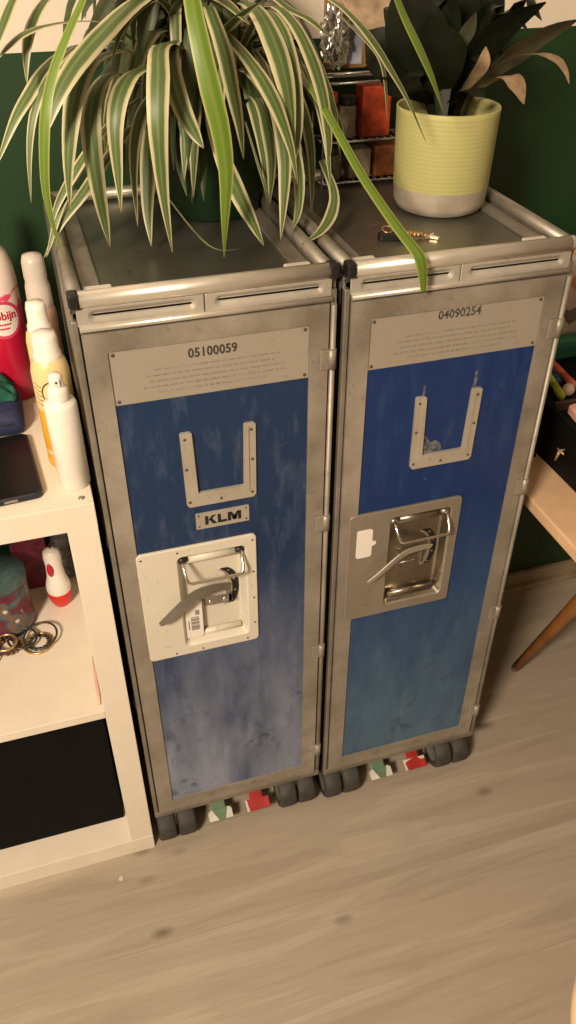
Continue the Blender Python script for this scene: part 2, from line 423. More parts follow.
        b = MB(); b.prism([(.121, .752), (.152, .752), (.149, .764), (.141, .77), (.133, .768), (.127, .778), (.1215, .781)], -.0032, -.0026)
        tag(b.build('glue_residue', glue, door), 'grey patch of old glue inside the card holder')
    # latch: pressed plate with recess, wire handle, paddle lever, curved slot
    lm = M['latch_white'] if white else M['latch_alu']
    x0 = .031 if white else .0215
    b = MB(); dish(b, (x0, .1955, .4635, .6665), .006, (.0865, .1795, .482, .649), .006, -.0068, -.001, .011, .005, mid=2)
    if white:
        riv = [(x0+.006, .658), (.086, .6595), (.19, .6575), (.19, .60), (.19, .55), (.19, .50), (.178, .470), (.11, .4695), (.07, .470)]
        for x, z in riv: b.lathe([(.0017, 0), (.0015, .0008), (0, .0011)], 8, Matrix.Translation((x, -.0066, z)) @ Matrix.Rotation(PI/2, 4, 'X'), 1)
    plate = b.build('latch_plate', [lm, M['dark_rivet'], lm if white else M['recess']], door)
    for z_, y_, r_ in ((.4905, .006, .005), (.636, .006, .007)):
        b = MB(); b.tube([(.0945, y_, z_), (.1715, y_, z_)], r_, 12); b.build('recess_ridge', lm if white else M['recess'], plate)
    for x in (.0925, .1725):
        b = MB(); b.tube([(x-.006, -.001, .6415), (x+.006, -.001, .6415)], .0042, 10)
        b.build('handle_hinge', M['black'] if white else M['steel'], plate)
    hp = [(.0915, -.002, .6425), (.092, -.012, .634), (.0935, -.021, .6235), (.0955, -.0245, .6185), (.100, -.0255, .617), (.166, -.0255, .617),
          (.1705, -.0245, .6185), (.1725, -.021, .6235), (.1735, -.012, .634), (.174, -.002, .6425)]
    b = MB(); b.tube(hp, .0023, 10); b.build('pull_handle', M['chrome'], plate)
    arc = [(.1480+.0185*math.cos(a), .5665+.036*math.sin(a)) for a in [math.radians(q) for q in range(-62, 84, 12)]]
    b = MB(); b.loops([[(x-.0045, .0095, z), (x+.0055, .0095, z), (x+.0055, .0112, z), (x-.0045, .0112, z)] for x, z in arc], cap0=True, cap1=True)
    sl = b.build('latch_slot', M['black'], plate)
    b = MB(); b.loops([[(x-.0085, .0082, z), (x-.0045, .0082, z), (x-.0045, .0112, z), (x-.0085, .0112, z)] for x, z in arc], cap0=True, cap1=True)
    for x, z in arc[1::3]: b.lathe([(.0022, 0), (0, .002)], 8, Matrix.Translation((x, .0100, z)) @ Matrix.Rotation(PI/2, 4, 'X'), 0)
    b.build('slot_rim', M['chrome'] if white else M['latch_alu'], plate)
    # lever: hub link, then a twisted flat paddle reaching left past the plate recess
    cl = crom([Vector(q) for q in ((.158, -.002, .578), (.134, -.0095, .586), (.112, -.014, .587), (.094, -.0175, .580), (.076, -.020, .5675), (.060, -.021, .5555), (.050, -.021, .5495))], 16)
    L = []
    for i, p in enumerate(cl):
        s_ = i/16; w = .0050+.0042*math.sin(PI*min(1, s_*1.05)**.9); w *= (1, .93, .7)[0 if s_ < .9 else 1 if s_ < .97 else 2]; tilt = math.radians(-22 if white else 14); w *= .82 if white else .75
        T = (cl[min(i+1, 16)]-cl[max(i-1, 0)]).normalized()
        up = Vector((0, -math.sin(tilt), math.cos(tilt))); up = (up-T*up.dot(T)).normalized(); nn = up.cross(T)
        L.append([p+up*w+nn*.0009, p+up*w-nn*.0009, p-up*w-nn*.0009, p-up*w+nn*.0009])
    b = MB(); b.loops(L, cap0=True, cap1=True)
    lev = b.build('latch_lever', M['lever'] if white else M['alu_bright'], plate)
    b = MB()
    if white:
        b.box((.1165, -.006, .5515), (.158, -.0035, .5665), .001); b.box((.152, -.006, .5515), (.158, .0112, .5665), .001); b.box((.1165, -.006, .5515), (.1195, .0112, .5665), .001)
        for x in (.126, .147): b.lathe([(.0034, 0), (.0034, .001), (0, .0016)], 12, Matrix.Translation((x, -.006, .559)) @ Matrix.Rotation(PI/2, 4, 'X'), 1)
        b.build('lever_bracket', [M['steel'], M['chrome']], plate)
        b = MB(); b.prism(rrect(.0885, .1140, .489, .560, .004, 3), -.0008, .0004); stk = b.build('paper_tag', M['sticker'], plate)
        b = MB()
        for i, (z, w) in enumerate(((.5295, .6), (.526, 1), (.5235, .5), (.520, 1), (.5175, 1), (.5145, .4), (.5115, 1), (.509, .7), (.506, 1))): b.box((.0965, -.0012, z-.0013*w), (.1085, -.0007, z+.0013*w))
        b.box((.1035, -.0012, .534), (.1095, -.0007, .543)); b.box((.0922, -.0012, .507), (.0940, -.0007, .524))
        tag(b.build('barcode', M['grey_ink'], stk), 'grey barcode printed on the paper tag')
    else:
        b.box((.104, .002, .545), (.1075, .0112, .573), .001); b.box((.1425, .002, .545), (.146, .0112, .573), .001)
        b.tube([(.1075, .004, .568), (.1425, .004, .568)], .0016, 8); b.tube([(.1075, .004, .552), (.1425, .004, .552)], .0016, 8)
        b.build('lever_bracket', M['steel'], plate)
        b = MB(); b.prism([(.0335, .5905), (.036, .588), (.0545, .588), (.0575, .5905), (.0575, .607), (.0635, .610), (.0635, .6145), (.0575, .617), (.0575, .6365), (.0545, .639), (.036, .639), (.0335, .6365)], -.0078, -.0066)
        b.build('paper_sticker', M['sticker'], plate)
    # hinge rod and knuckles along the right edge
    b = MB(); b.tube([(.2975, -.0035, .09), (.2975, -.0035, .983)], .0036, 12); b.build('hinge_rod', M['rod'], t)
    for z in (.914, .662, .404, .150):
        b = MB(); b.box((.2805, -.0078, z-.0135), (.2935, -.0050, z+.0135), .0018); b.tube([(.2965, -.0045, z-.013), (.2965, -.0045, z+.013)], .0056, 12)
        b.build('hinge', M['alu_frame'], t)
    # twin-wheel castors under the corners
    for cx, cy in ((.035, .012), (.258, .012), (.035, .33), (.258, .33)):
        b = MB(); b.box((cx-.0018, cy-.012, .03), (cx+.0018, cy+.02, .060), .001); b.lathe([(.016, 0), (.016, .008), (.010, .011), (.010, .0145)], 20, Matrix.Translation((cx, cy+.012, .0585)))
        b.tube([(cx-.03, cy, .034), (cx+.03, cy, .034)], .004, 10)
        c = b.build('castor', M['steel'], t)
        for sx in (-1, 1):
            w = MB(); xm = cx+sx*.0178; q = .0158
            w.lathe([(.0, -q+.002, 1), (.020, -q+.002, 1), (.0235, -q, 0), (.030, -q, 0), (.0335, -q+.004, 0), (.0338, 0, 0), (.0335, q-.004, 0), (.030, q, 0), (.0235, q, 0), (.020, q-.002, 1), (0, q-.002, 1)], 32,
                    Matrix.Translation((xm, cy, .0338)) @ Matrix.Rotation(PI/2, 4, 'Y'))
            w.build('wheel', [M['rubber'], M['hub']], c)
    # brake pedals
    for px, mcol, nm, lb in ((.114, 'green_tag', 'brake_pedal', 'green and white release pedal'), (.184, 'red_tag', 'brake_pedal', 'red and white brake pedal')):
        b = MB(); Mx = Matrix.Translation((px, -.004, .036)) @ Matrix.Rotation(math.radians(24), 4, 'X')
        b.box((-.022, -.013, -.002), (.022, .008, .0015), .001, M=Mx)
        b.box((-.012, .006, -.002), (.012, .06, .001), .001, M=Mx)
        if mcol == 'green_tag':
            wp = [[(-.0218, -.0128), (-.004, -.0128), (-.014, .0075), (-.0218, .002)], [(.008, -.0128), (.0218, -.0128), (.0218, .003), (.015, .0075)]]
        else:
            wp = [[(-.0218, -.0128), (-.0165, -.0128), (-.0185, .0075), (-.0218, .0075)]] + ([] if white else [[(-.018, .002), (-.002, .0075), (-.0185, .0075)], [(.014, .002), (.0218, .002), (.0218, .0075), (.008, .0075)]])
        p = b.build(nm, M[mcol], t); p['label'] = lb
        w = MB()
        for poly in wp: w.prism(poly, .0014, .0021, 'z')
        w.build('pedal_marking', M['white_paint'], p).data.transform(Mx)
    return t

make_trolley((0, 0, 0), 'left blue and aluminium catering trolley with off-white latch plate, standing against the white shelf unit', '05100059', True, M['blue_faded'], True)
make_trolley((.3088, -.0047, 0), 'right royal blue and aluminium catering trolley with bare metal latch, standing next to the desk', '04090254', False, M['blue_deep'], False)

# ------------------------------------------------------------------ plants
SPIDER=[(0.0129, 0, [(0.021, 0.12, 1.301), (-0.0, 0.1, 1.283), (-0.016, 0.08, 1.261), (-0.029, 0.07, 1.238)]), (0.012, 0, [(0.145, 0.22, 1.217), (0.096, 0.16, 1.252), (0.063, 0.13, 1.26), (0.032, 0.11, 1.261), (0.007, 0.1, 1.256), (-0.012, 0.09, 1.246), (-0.027, 0.085, 1.234)]), (0.0129, 0, [(0.084, 0.18, 1.299), (0.038, 0.14, 1.282), (0.016, 0.12, 1.262), (0.005, 0.11, 1.239), (0.0, 0.105, 1.21)]), (0.0124, 1, [(0.087, 0.1, 1.317), (0.061, 0.06, 1.285), (0.041, 0.04, 1.26), (0.023, 0.03, 1.232), (0.01, 0.02, 1.201), (0.002, 0.02, 1.163), (-0.002, 0.03, 1.123), (0.001, 0.05, 1.079), (0.007, 0.07, 1.044)]), (0.0285, 0, [(0.229, 0.24, 1.272), (0.17, 0.2, 1.282), (0.125, 0.16, 1.273), (0.083, 0.12, 1.252), (0.046, 0.09, 1.226), (0.024, 0.075, 1.2), (0.009, 0.07, 1.169)]), (0.0175, 0, [(0.112, 0.22, 1.229), (0.058, 0.17, 1.233), (0.024, 0.14, 1.22), (-0.001, 0.12, 1.197), (-0.02, 0.11, 1.175), (-0.046, 0.1, 1.134)]), (0.0101, 0, [(0.103, 0.24, 1.221), (0.063, 0.17, 1.233), (0.038, 0.14, 1.224), (0.015, 0.12, 1.203), (-0.001, 0.11, 1.175), (-0.011, 0.105, 1.138), (-0.017, 0.1, 1.096)]), (0.023, 0, [(0.161, 0.25, 1.202), (0.118, 0.19, 1.223), (0.091, 0.16, 1.227), (0.066, 0.13, 1.223), (0.048, 0.11, 1.203), (0.036, 0.1, 1.17), (0.027, 0.1, 1.126), (0.023, 0.105, 1.084)]), (0.023, 0, [(0.146, 0.25, 1.176), (0.099, 0.19, 1.202), (0.075, 0.15, 1.197), (0.062, 0.13, 1.177), (0.057, 0.12, 1.15), (0.057, 0.12, 1.103), (0.06, 0.125, 1.06), (0.063, 0.13, 1.029)]), (0.0212, 0, [(0.196, 0.25, 1.184), (0.151, 0.19, 1.209), (0.125, 0.15, 1.212), (0.104, 0.12, 1.209), (0.088, 0.1, 1.191), (0.08, 0.09, 1.163), (0.078, 0.09, 1.12), (0.077, 0.09, 1.08)]), (0.0147, 0, [(0.188, 0.25, 1.162), (0.149, 0.2, 1.179), (0.126, 0.16, 1.175), (0.108, 0.13, 1.154), (0.099, 0.12, 1.115), (0.097, 0.12, 1.053)]), (0.0239, 0, [(0.215, 0.25, 1.189), (0.165, 0.17, 1.228), (0.14, 0.12, 1.236), (0.129, 0.08, 1.216), (0.121, 0.06, 1.171), (0.122, 0.07, 1.106), (0.129, 0.085, 1.031)]), (0.0221, 0, [(0.201, 0.24, 1.202), (0.171, 0.19, 1.23), (0.156, 0.15, 1.227), (0.152, 0.12, 1.203), (0.157, 0.1, 1.175), (0.167, 0.095, 1.153), (0.174, 0.09, 1.14)]), (0.0216, 1, [(0.198, 0.14, 1.325), (0.169, 0.08, 1.304), (0.163, 0.05, 1.283), (0.164, 0.03, 1.251), (0.17, 0.02, 1.21), (0.178, 0.02, 1.172), (0.183, 0.025, 1.131), (0.182, 0.035, 1.084), (0.182, 0.05, 1.032)]), (0.0184, 0, [(0.207, 0.2, 1.247), (0.202, 0.16, 1.266), (0.201, 0.13, 1.257), (0.204, 0.1, 1.232), (0.209, 0.09, 1.196), (0.214, 0.085, 1.162), (0.216, 0.08, 1.128)]), (0.0193, 0, [(0.209, 0.22, 1.215), (0.217, 0.17, 1.239), (0.226, 0.13, 1.231), (0.237, 0.1, 1.214), (0.249, 0.085, 1.192), (0.26, 0.08, 1.167), (0.27, 0.075, 1.135), (0.276, 0.07, 1.098)]), (0.0276, 0, [(0.235, 0.22, 1.244), (0.243, 0.18, 1.267), (0.255, 0.15, 1.261), (0.264, 0.12, 1.236), (0.27, 0.1, 1.205), (0.275, 0.095, 1.171), (0.278, 0.09, 1.131)]), (0.0202, 0, [(0.251, 0.22, 1.213), (0.265, 0.17, 1.258), (0.277, 0.14, 1.247), (0.283, 0.12, 1.216), (0.287, 0.11, 1.178), (0.287, 0.105, 1.142), (0.281, 0.1, 1.112)]), (0.0184, 0, [(0.258, 0.22, 1.233), (0.277, 0.18, 1.262), (0.294, 0.15, 1.25), (0.306, 0.12, 1.22), (0.319, 0.11, 1.178), (0.323, 0.1, 1.133), (0.322, 0.1, 1.108)]), (0.0129, 0, [(0.265, 0.22, 1.253), (0.306, 0.18, 1.28), (0.337, 0.14, 1.269), (0.356, 0.12, 1.253), (0.376, 0.11, 1.231), (0.397, 0.105, 1.203), (0.418, 0.1, 1.172), (0.446, 0.1, 1.124)]), (0.0074, 0, [(0.368, 0.2, 1.247), (0.397, 0.18, 1.22), (0.412, 0.17, 1.2), (0.418, 0.165, 1.171), (0.42, 0.16, 1.136)]), (0.0129, 1, [(0.361, 0.1, 1.32), (0.371, 0.06, 1.289), (0.383, 0.05, 1.263), (0.399, 0.04, 1.234), (0.418, 0.04, 1.203), (0.437, 0.045, 1.168)]), (0.0165, 3, [(0.301, 0.22, 1.2), (0.312, 0.14, 1.186), (0.325, 0.09, 1.154), (0.345, 0.05, 1.11), (0.363, 0.02, 1.079), (0.376, -0.005, 1.058), (0.387, -0.025, 1.042), (0.392, -0.031, 1.028), (0.397, -0.031, 0.997)]), (0.0221, 0, [(0.209, 0.2, 1.186), (0.199, 0.15, 1.154), (0.201, 0.11, 1.121), (0.211, 0.09, 1.09), (0.223, 0.078, 1.061), (0.236, 0.074, 1.031)]), (0.0175, 0, [(0.278, 0.22, 1.201), (0.273, 0.17, 1.183), (0.273, 0.13, 1.148), (0.273, 0.11, 1.115), (0.267, 0.095, 1.075), (0.26, 0.085, 1.032)]), (0.0147, 0, [(0.294, 0.22, 1.168), (0.292, 0.17, 1.144), (0.295, 0.14, 1.117), (0.296, 0.125, 1.084), (0.291, 0.115, 1.052), (0.282, 0.11, 1.033)]), (0.0083, 0, [(0.319, 0.2, 1.202), (0.325, 0.16, 1.171), (0.331, 0.14, 1.137), (0.334, 0.13, 1.105), (0.336, 0.125, 1.072)]), (0.0156, 0, [(0.35, 0.2, 1.087), (0.353, 0.16, 1.06), (0.34, 0.13, 1.043), (0.315, 0.1, 1.032), (0.282, 0.075, 1.027)]), (0.0184, 0, [(0.209, 0.22, 1.204), (0.212, 0.17, 1.233), (0.219, 0.14, 1.249), (0.231, 0.12, 1.263), (0.252, 0.1, 1.278)]), (0.0156, 0, [(0.161, 0.24, 1.16), (0.109, 0.19, 1.143), (0.072, 0.165, 1.115), (0.041, 0.15, 1.086), (0.013, 0.14, 1.06), (-0.014, 0.13, 1.024)]), (0.0129, 0, [(0.144, 0.24, 1.172), (0.097, 0.19, 1.158), (0.061, 0.165, 1.134), (0.031, 0.15, 1.104), (0.011, 0.14, 1.079), (-0.001, 0.135, 1.053)]), (0.0083, 0, [(0.067, 0.2, 1.12), (0.036, 0.16, 1.099), (0.013, 0.14, 1.073), (-0.0, 0.13, 1.049), (-0.011, 0.12, 1.028)]), (0.0147, 2, [(0.197, 0.26, 1.171), (0.177, 0.24, 1.159), (0.167, 0.22, 1.13), (0.168, 0.21, 1.092), (0.172, 0.2, 1.057)]), (0.011, 2, [(0.21, 0.24, 1.146), (0.197, 0.2, 1.122), (0.19, 0.18, 1.092), (0.187, 0.17, 1.058)]), (0.0184, 0, [(0.177, 0.26, 1.156), (0.145, 0.22, 1.154), (0.128, 0.18, 1.131), (0.119, 0.16, 1.092), (0.114, 0.15, 1.055), (0.113, 0.14, 1.021)]), (0.0028, 0, [(0.145, 0.17, 1.064), (0.164, 0.15, 1.037), (0.179, 0.12, 1.023), (0.195, 0.1, 1.021), (0.221, 0.1, 1.023)]), (0.0037, 0, [(0.255, 0.22, 1.136), (0.26, 0.18, 1.093), (0.264, 0.16, 1.066), (0.266, 0.15, 1.028)]), (0.0147, 0, [(0.275, 0.24, 1.209), (0.282, 0.19, 1.187), (0.29, 0.16, 1.155), (0.298, 0.145, 1.127), (0.305, 0.135, 1.089)]), (0.0147, 0, [(0.265, 0.22, 1.258), (0.28, 0.19, 1.27), (0.298, 0.17, 1.259), (0.318, 0.155, 1.249), (0.339, 0.15, 1.231)]), (0.0202, 2, [(0.264, 0.27, 1.194), (0.284, 0.24, 1.187), (0.303, 0.23, 1.142), (0.327, 0.22, 1.096), (0.342, 0.2, 1.037)]), (0.0202, 2, [(0.257, 0.27, 1.194), (0.323, 0.25, 1.205), (0.36, 0.25, 1.164), (0.372, 0.24, 1.112), (0.375, 0.22, 1.048)]), (0.0184, 0, [(0.171, 0.22, 1.246), (0.176, 0.18, 1.269), (0.198, 0.15, 1.279), (0.217, 0.13, 1.271), (0.238, 0.12, 1.251)]), (0.0138, 0, [(0.185, 0.24, 1.223), (0.172, 0.21, 1.255), (0.152, 0.18, 1.272), (0.129, 0.16, 1.268), (0.106, 0.145, 1.25), (0.091, 0.135, 1.223)]), (0.0166, 0, [(0.258, 0.25, 1.164), (0.267, 0.2, 1.162), (0.27, 0.17, 1.134), (0.27, 0.155, 1.098), (0.264, 0.145, 1.054)]), (0.0166, 0, [(0.287, 0.26, 1.183), (0.316, 0.23, 1.176), (0.33, 0.21, 1.139), (0.337, 0.2, 1.088), (0.331, 0.18, 1.025)])]
LILY=[(0.055, 0, [(0.528, 0.205, 1.146), (0.527, 0.175, 1.19), (0.553, 0.155, 1.23), (0.606, 0.145, 1.258)]), (0.048, 1, [(0.543, 0.205, 1.145), (0.561, 0.175, 1.181), (0.599, 0.155, 1.216), (0.661, 0.155, 1.237)]), (0.013, 2, [(0.549, 0.205, 1.145), (0.565, 0.165, 1.192), (0.598, 0.145, 1.205), (0.626, 0.135, 1.2), (0.64, 0.13, 1.187), (0.645, 0.125, 1.172)]), (0.03, 2, [(0.546, 0.205, 1.145), (0.557, 0.165, 1.174), (0.57, 0.145, 1.182), (0.581, 0.135, 1.173), (0.589, 0.13, 1.152)]), (0.022, 2, [(0.521, 0.195, 1.143), (0.527, 0.165, 1.171), (0.532, 0.145, 1.196), (0.534, 0.145, 1.215)]), (0.065, 0, [(0.512, 0.205, 1.142), (0.483, 0.185, 1.193), (0.45, 0.175, 1.238), (0.43, 0.175, 1.282)]), (0.055, 0, [(0.506, 0.205, 1.142), (0.466, 0.205, 1.179), (0.431, 0.205, 1.207), (0.408, 0.215, 1.226)]), (0.065, 0, [(0.523, 0.205, 1.141), (0.533, 0.225, 1.195), (0.538, 0.235, 1.249), (0.551, 0.255, 1.283)]), (0.055, 0, [(0.517, 0.205, 1.146), (0.49, 0.235, 1.207), (0.451, 0.265, 1.244)]), (0.055, 0, [(0.533, 0.205, 1.145), (0.561, 0.215, 1.207), (0.601, 0.235, 1.256)]), (0.02, 1, [(0.513, 0.185, 1.184), (0.514, 0.165, 1.222), (0.521, 0.155, 1.249)]), (0.04, 0, [(0.5, 0.205, 1.143), (0.457, 0.175, 1.165), (0.432, 0.165, 1.181), (0.404, 0.155, 1.188)]), (0.03, 0, [(0.514, 0.195, 1.139), (0.52, 0.165, 1.163), (0.528, 0.145, 1.17), (0.537, 0.135, 1.163)]), (0.055, 2, [(0.521, 0.225, 1.142), (0.487, 0.255, 1.195), (0.455, 0.285, 1.231), (0.409, 0.305, 1.25)]), (0.06, 0, [(0.516, 0.215, 1.144), (0.505, 0.245, 1.175), (0.496, 0.265, 1.218), (0.506, 0.285, 1.271)]), (0.06, 0, [(0.528, 0.215, 1.144), (0.569, 0.245, 1.184), (0.584, 0.265, 1.226), (0.585, 0.285, 1.269)]), (0.05, 0, [(0.511, 0.205, 1.147), (0.499, 0.175, 1.181), (0.479, 0.155, 1.217), (0.458, 0.145, 1.245)])]
def leaf_mats():
    t = NT('variegated_leaf'); uv = t.n('ShaderNodeUVMap'); sp = t.n('ShaderNodeSeparateXYZ'); t.l(uv.outputs[0], sp.inputs[0])
    e = t.math('ABSOLUTE', t.math('SUBTRACT', sp.outputs[0], .5))
    nz = t.noise(t.coord(), 40, 3); e2 = t.math('ADD', e, t.math('MULTIPLY', t.math('SUBTRACT', nz, .5), .10))
    c = t.ramp(e2, [(.0, srgb(122, 138, 78)), (.10, srgb(86, 108, 56)), (.27, srgb(92, 112, 62)), (.35, srgb(202, 196, 146)), (.5, srgb(226, 214, 172))])
    tipf = t.ramp(sp.outputs[1], [(.965, (0,)*3), (1, (1,)*3)])
    c = t.mix(t.math('MULTIPLY', tipf, .6), c, srgb(150, 105, 60))
    a = t.set(t.mix(1, c, (.72, .74, .76, 1), 'MULTIPLY'), .48); t.b.inputs['Subsurface Weight'].default_value = 0
    t2 = NT('bright_green_leaf'); uv = t2.n('ShaderNodeUVMap'); sp = t2.n('ShaderNodeSeparateXYZ'); t2.l(uv.outputs[0], sp.inputs[0])
    e = t2.math('ABSOLUTE', t2.math('SUBTRACT', sp.outputs[0], .5))
    c = t2.ramp(e, [(0, srgb(132, 152, 62)), (.15, srgb(108, 140, 42)), (.36, srgb(112, 142, 48)), (.44, srgb(172, 178, 96)), (.5, srgb(190, 190, 112))])
    b_ = t2.set(t2.mix(1, c, (.68, .70, .72, 1), 'MULTIPLY'), .45)
    c_ = simple('shaded_inner_leaf', srgb(62, 76, 40), .5, 0, .25, 40)  # darker green puts the shade deep inside the plant into these leaves
    return [a, b_, c_]
LM = leaf_mats()
def in_room(p): return p.y < .398
pl = empty('spider_plant', (.225, .285, 1.012), 'arching green and cream striped spider plant on the left trolley', 'plant')
org = Vector((.225, .285, 1.012))
b = MB(); b.lathe([(0, 0), (.058, 0), (.062, .003), (.074, .135), (.0765, .137), (.0765, .148), (.073, .148), (.071, .13), (0, .128)], 40)
b.build('pot', simple('dark_green_pot_glaze', (.006, .028, .009, 1), .4), pl)
b = MB(); b.lathe([(.070, .120), (.070, .1315), (.045, .136), (0, .138)], 24); b.build('soil', simple('dark_soil', (.03, .02, .012, 1), .95, 0, .4, 150), pl)
b = MB()
for w, k, pts in SPIDER:
    blunt = k == 3
    b.blade([Vector(p)-org for p in pts], w, mi=1 if blunt else k, fold=.22, n=20, tip=.45 if blunt else .04, full=.8 if blunt else .5)
rr = random.Random(11)
for i in range(130):
    a = rr.uniform(0, 2*PI) if i < 60 else rr.uniform(.42*PI, 1.5*PI); L_ = rr.uniform(.09, .17); H = rr.uniform(.04, .11)+(.11*rr.random() if i > 60 else 0); drop = rr.uniform(.04, .17)
    ca, sa = math.cos(a), math.sin(a)
    base = Vector((rr.uniform(-.03, .03), rr.uniform(-.03, .03), .135))
    pts = [base, base+Vector((ca*L_*.25, sa*L_*.25, H*.8)), base+Vector((ca*L_*.6, sa*L_*.6, H)), base+Vector((ca*L_*.9, sa*L_*.9, H-drop*.5)), base+Vector((ca*L_, sa*L_, H-drop))]
    lim = .385-org.y
    for p in pts:
        if p.y > lim-.01: p.y = lim-.01-rr.uniform(0, .03)
        if p.y < -.12: p.y = -.12
        p.z = max(p.z, .03)
    b.blade(pts, rr.uniform(.014, .022), mi=rr.choice((0, 2, 2)) if i < 90 else 2, fold=.22, n=12)
b.build('foliage', LM, pl)

lp = empty('potted_lily', (.522, .20, 1.012), 'dark leafy houseplant with withered tips in a lime pot on the right trolley', 'plant')
org = Vector((.522, .20, 1.012))
def pot_mat():
    t = NT('lime_glazed_pot'); tc = t.n('ShaderNodeTexCoord'); sx = t.n('ShaderNodeSeparateXYZ'); t.l(tc.outputs['Object'], sx.inputs[0])
    wv = t.n('ShaderNodeTexWave', bands_direction='Z'); wv.inputs['Scale'].default_value = 60; wv.inputs['Distortion'].default_value = 1.5; wv.inputs['Detail'].default_value = 2; wv.inputs['Detail Scale'].default_value = .6
    t.l(tc.outputs['Object'], wv.inputs['Vector'])
    c = t.mix(t.math('MULTIPLY', wv.outputs['Fac'], .30), srgb(186, 184, 124), srgb(170, 164, 92))
    t.bump(wv.outputs['Fac'], .15, .0006)
    return t.set(c, .45)
b = MB(); b.lathe([(0, 0, 1), (.048, 0, 1), (.057, .004, 1), (.0622, .014, 1), (.0637, .034, 1), (.0641, .035, 0), (.0668, .124, 0), (.0672, .128, 0), (.066, .1300, 0), (.0635, .128, 0), (.0615, .085, 0), (0, .083, 0)], 56)
b.build('pot', [pot_mat(), simple('grey_glaze', srgb(176, 166, 150), .4)], lp)
b = MB(); b.lathe([(.0612, .080), (.0614, .092), (.04, .097), (0, .095)], 28); b.build('soil', simple('potting_soil', (.025, .018, .012, 1), .95, 0, .4, 150), lp)
b = MB(); dry = MB()
for w, k, pts in LILY:
    P = [Vector(p)-org for p in pts]
    (dry if k == 2 else b).blade(P, w*(1 if k == 2 else 1.15), bias=(0, -3, 0), mi=0 if k == 2 else k, fold=.16, n=16, base=.2, tip=.05, full=.55)
rr = random.Random(4)
for i in range(12):
    a = rr.uniform(0, 2*PI); L_ = rr.uniform(.05, .11); H = rr.uniform(.06, .16); base = Vector((rr.uniform(-.025, .025), rr.uniform(-.025, .025), .1))
    v = Vector((math.cos(a), math.sin(a), 0)); pts = [base, base+v*L_*.3+Vector((0, 0, H*.6)), base+v*L_*.7+Vector((0, 0, H)), base+v*L_+Vector((0, 0, H*.85))]
    for p in pts: p.y = min(p.y, .12)
    b.blade(pts, rr.uniform(.03, .05), mi=0, fold=.16, n=10, base=.2, tip=.05, full=.55)
b.build('foliage', [simple('shade_darkened_leaf', (.012, .016, .008, 1), .5, 0, .25, 40, **{'Specular IOR Level': .2}), simple('olive_leaf', (.10, .10, .055, 1), .4, 0, .25, 30)], lp)  # first leaf colour holds the shade of leaves turned away from the light
tag(dry.build('withered_leaf', simple('withered_beige_leaf', srgb(158, 134, 104), .7, 0, .22, 60), lp), 'dry beige brown leaves')

# ------------------------------------------------------------------ white cube shelf unit
M['shelf'] = simple('white_shelf_foil', (.76, .69, .575, 1), .38, 0, .02)
KX0, KX1, KY0, KY1 = -.773, -.009, -.014, .376
ku = empty('shelf_unit', ((KX0+KX1)/2, KY0, 0), 'white cube shelf unit with open compartments left of the trolleys', 'shelf')
def kpart(name, lo, hi, m=None, bev=.0008):
    o = (ku.location.x, ku.location.y, 0)
    return MB().box([lo[i]-o[i] for i in range(3)], [hi[i]-o[i] for i in range(3)], bev).build(name, m or M['shelf'], ku)
kpart('top_board', (KX0, KY0, .732), (KX1, KY1, .770)); kpart('bottom_board', (KX0, KY0, 0), (KX1, KY1, .038))
kpart('side_panel', (KX1-.038, KY0+.0003, .038), (KX1-.0002, KY1, .732)); kpart('side_panel', (KX0+.0002, KY0+.0003, .038), (KX0+.038, KY1, .732))
kpart('divider', (-.399, KY0+.0003, .038), (-.383, KY1, .732))
kpart('middle_shelf', (-.383, KY0+.0003, .374), (KX1-.038, KY1, .390)); kpart('middle_shelf', (KX0+.038, KY0+.0003, .374), (-.399, KY1, .390))
b = MB(); b.lathe([(.0042, 0), (.0042, .0006), (.003, .0010), (.0012, .0004), (0, .0004)], 16, Matrix.Translation((-.0225-ku.location.x, .001-ku.location.y, .770)))
b.build('cam_lock', M['steel'], ku)
bx = MB(); bx.box((-.372, .035, .0385), (-.052, .36, .368), .003)
tag(bx.build('storage_box', simple('black_box_fabric', (.006, .006, .0055, 1), .85, **{'Specular IOR Level': .1})), 'black storage box filling the lower compartment of the white shelf', 'box')

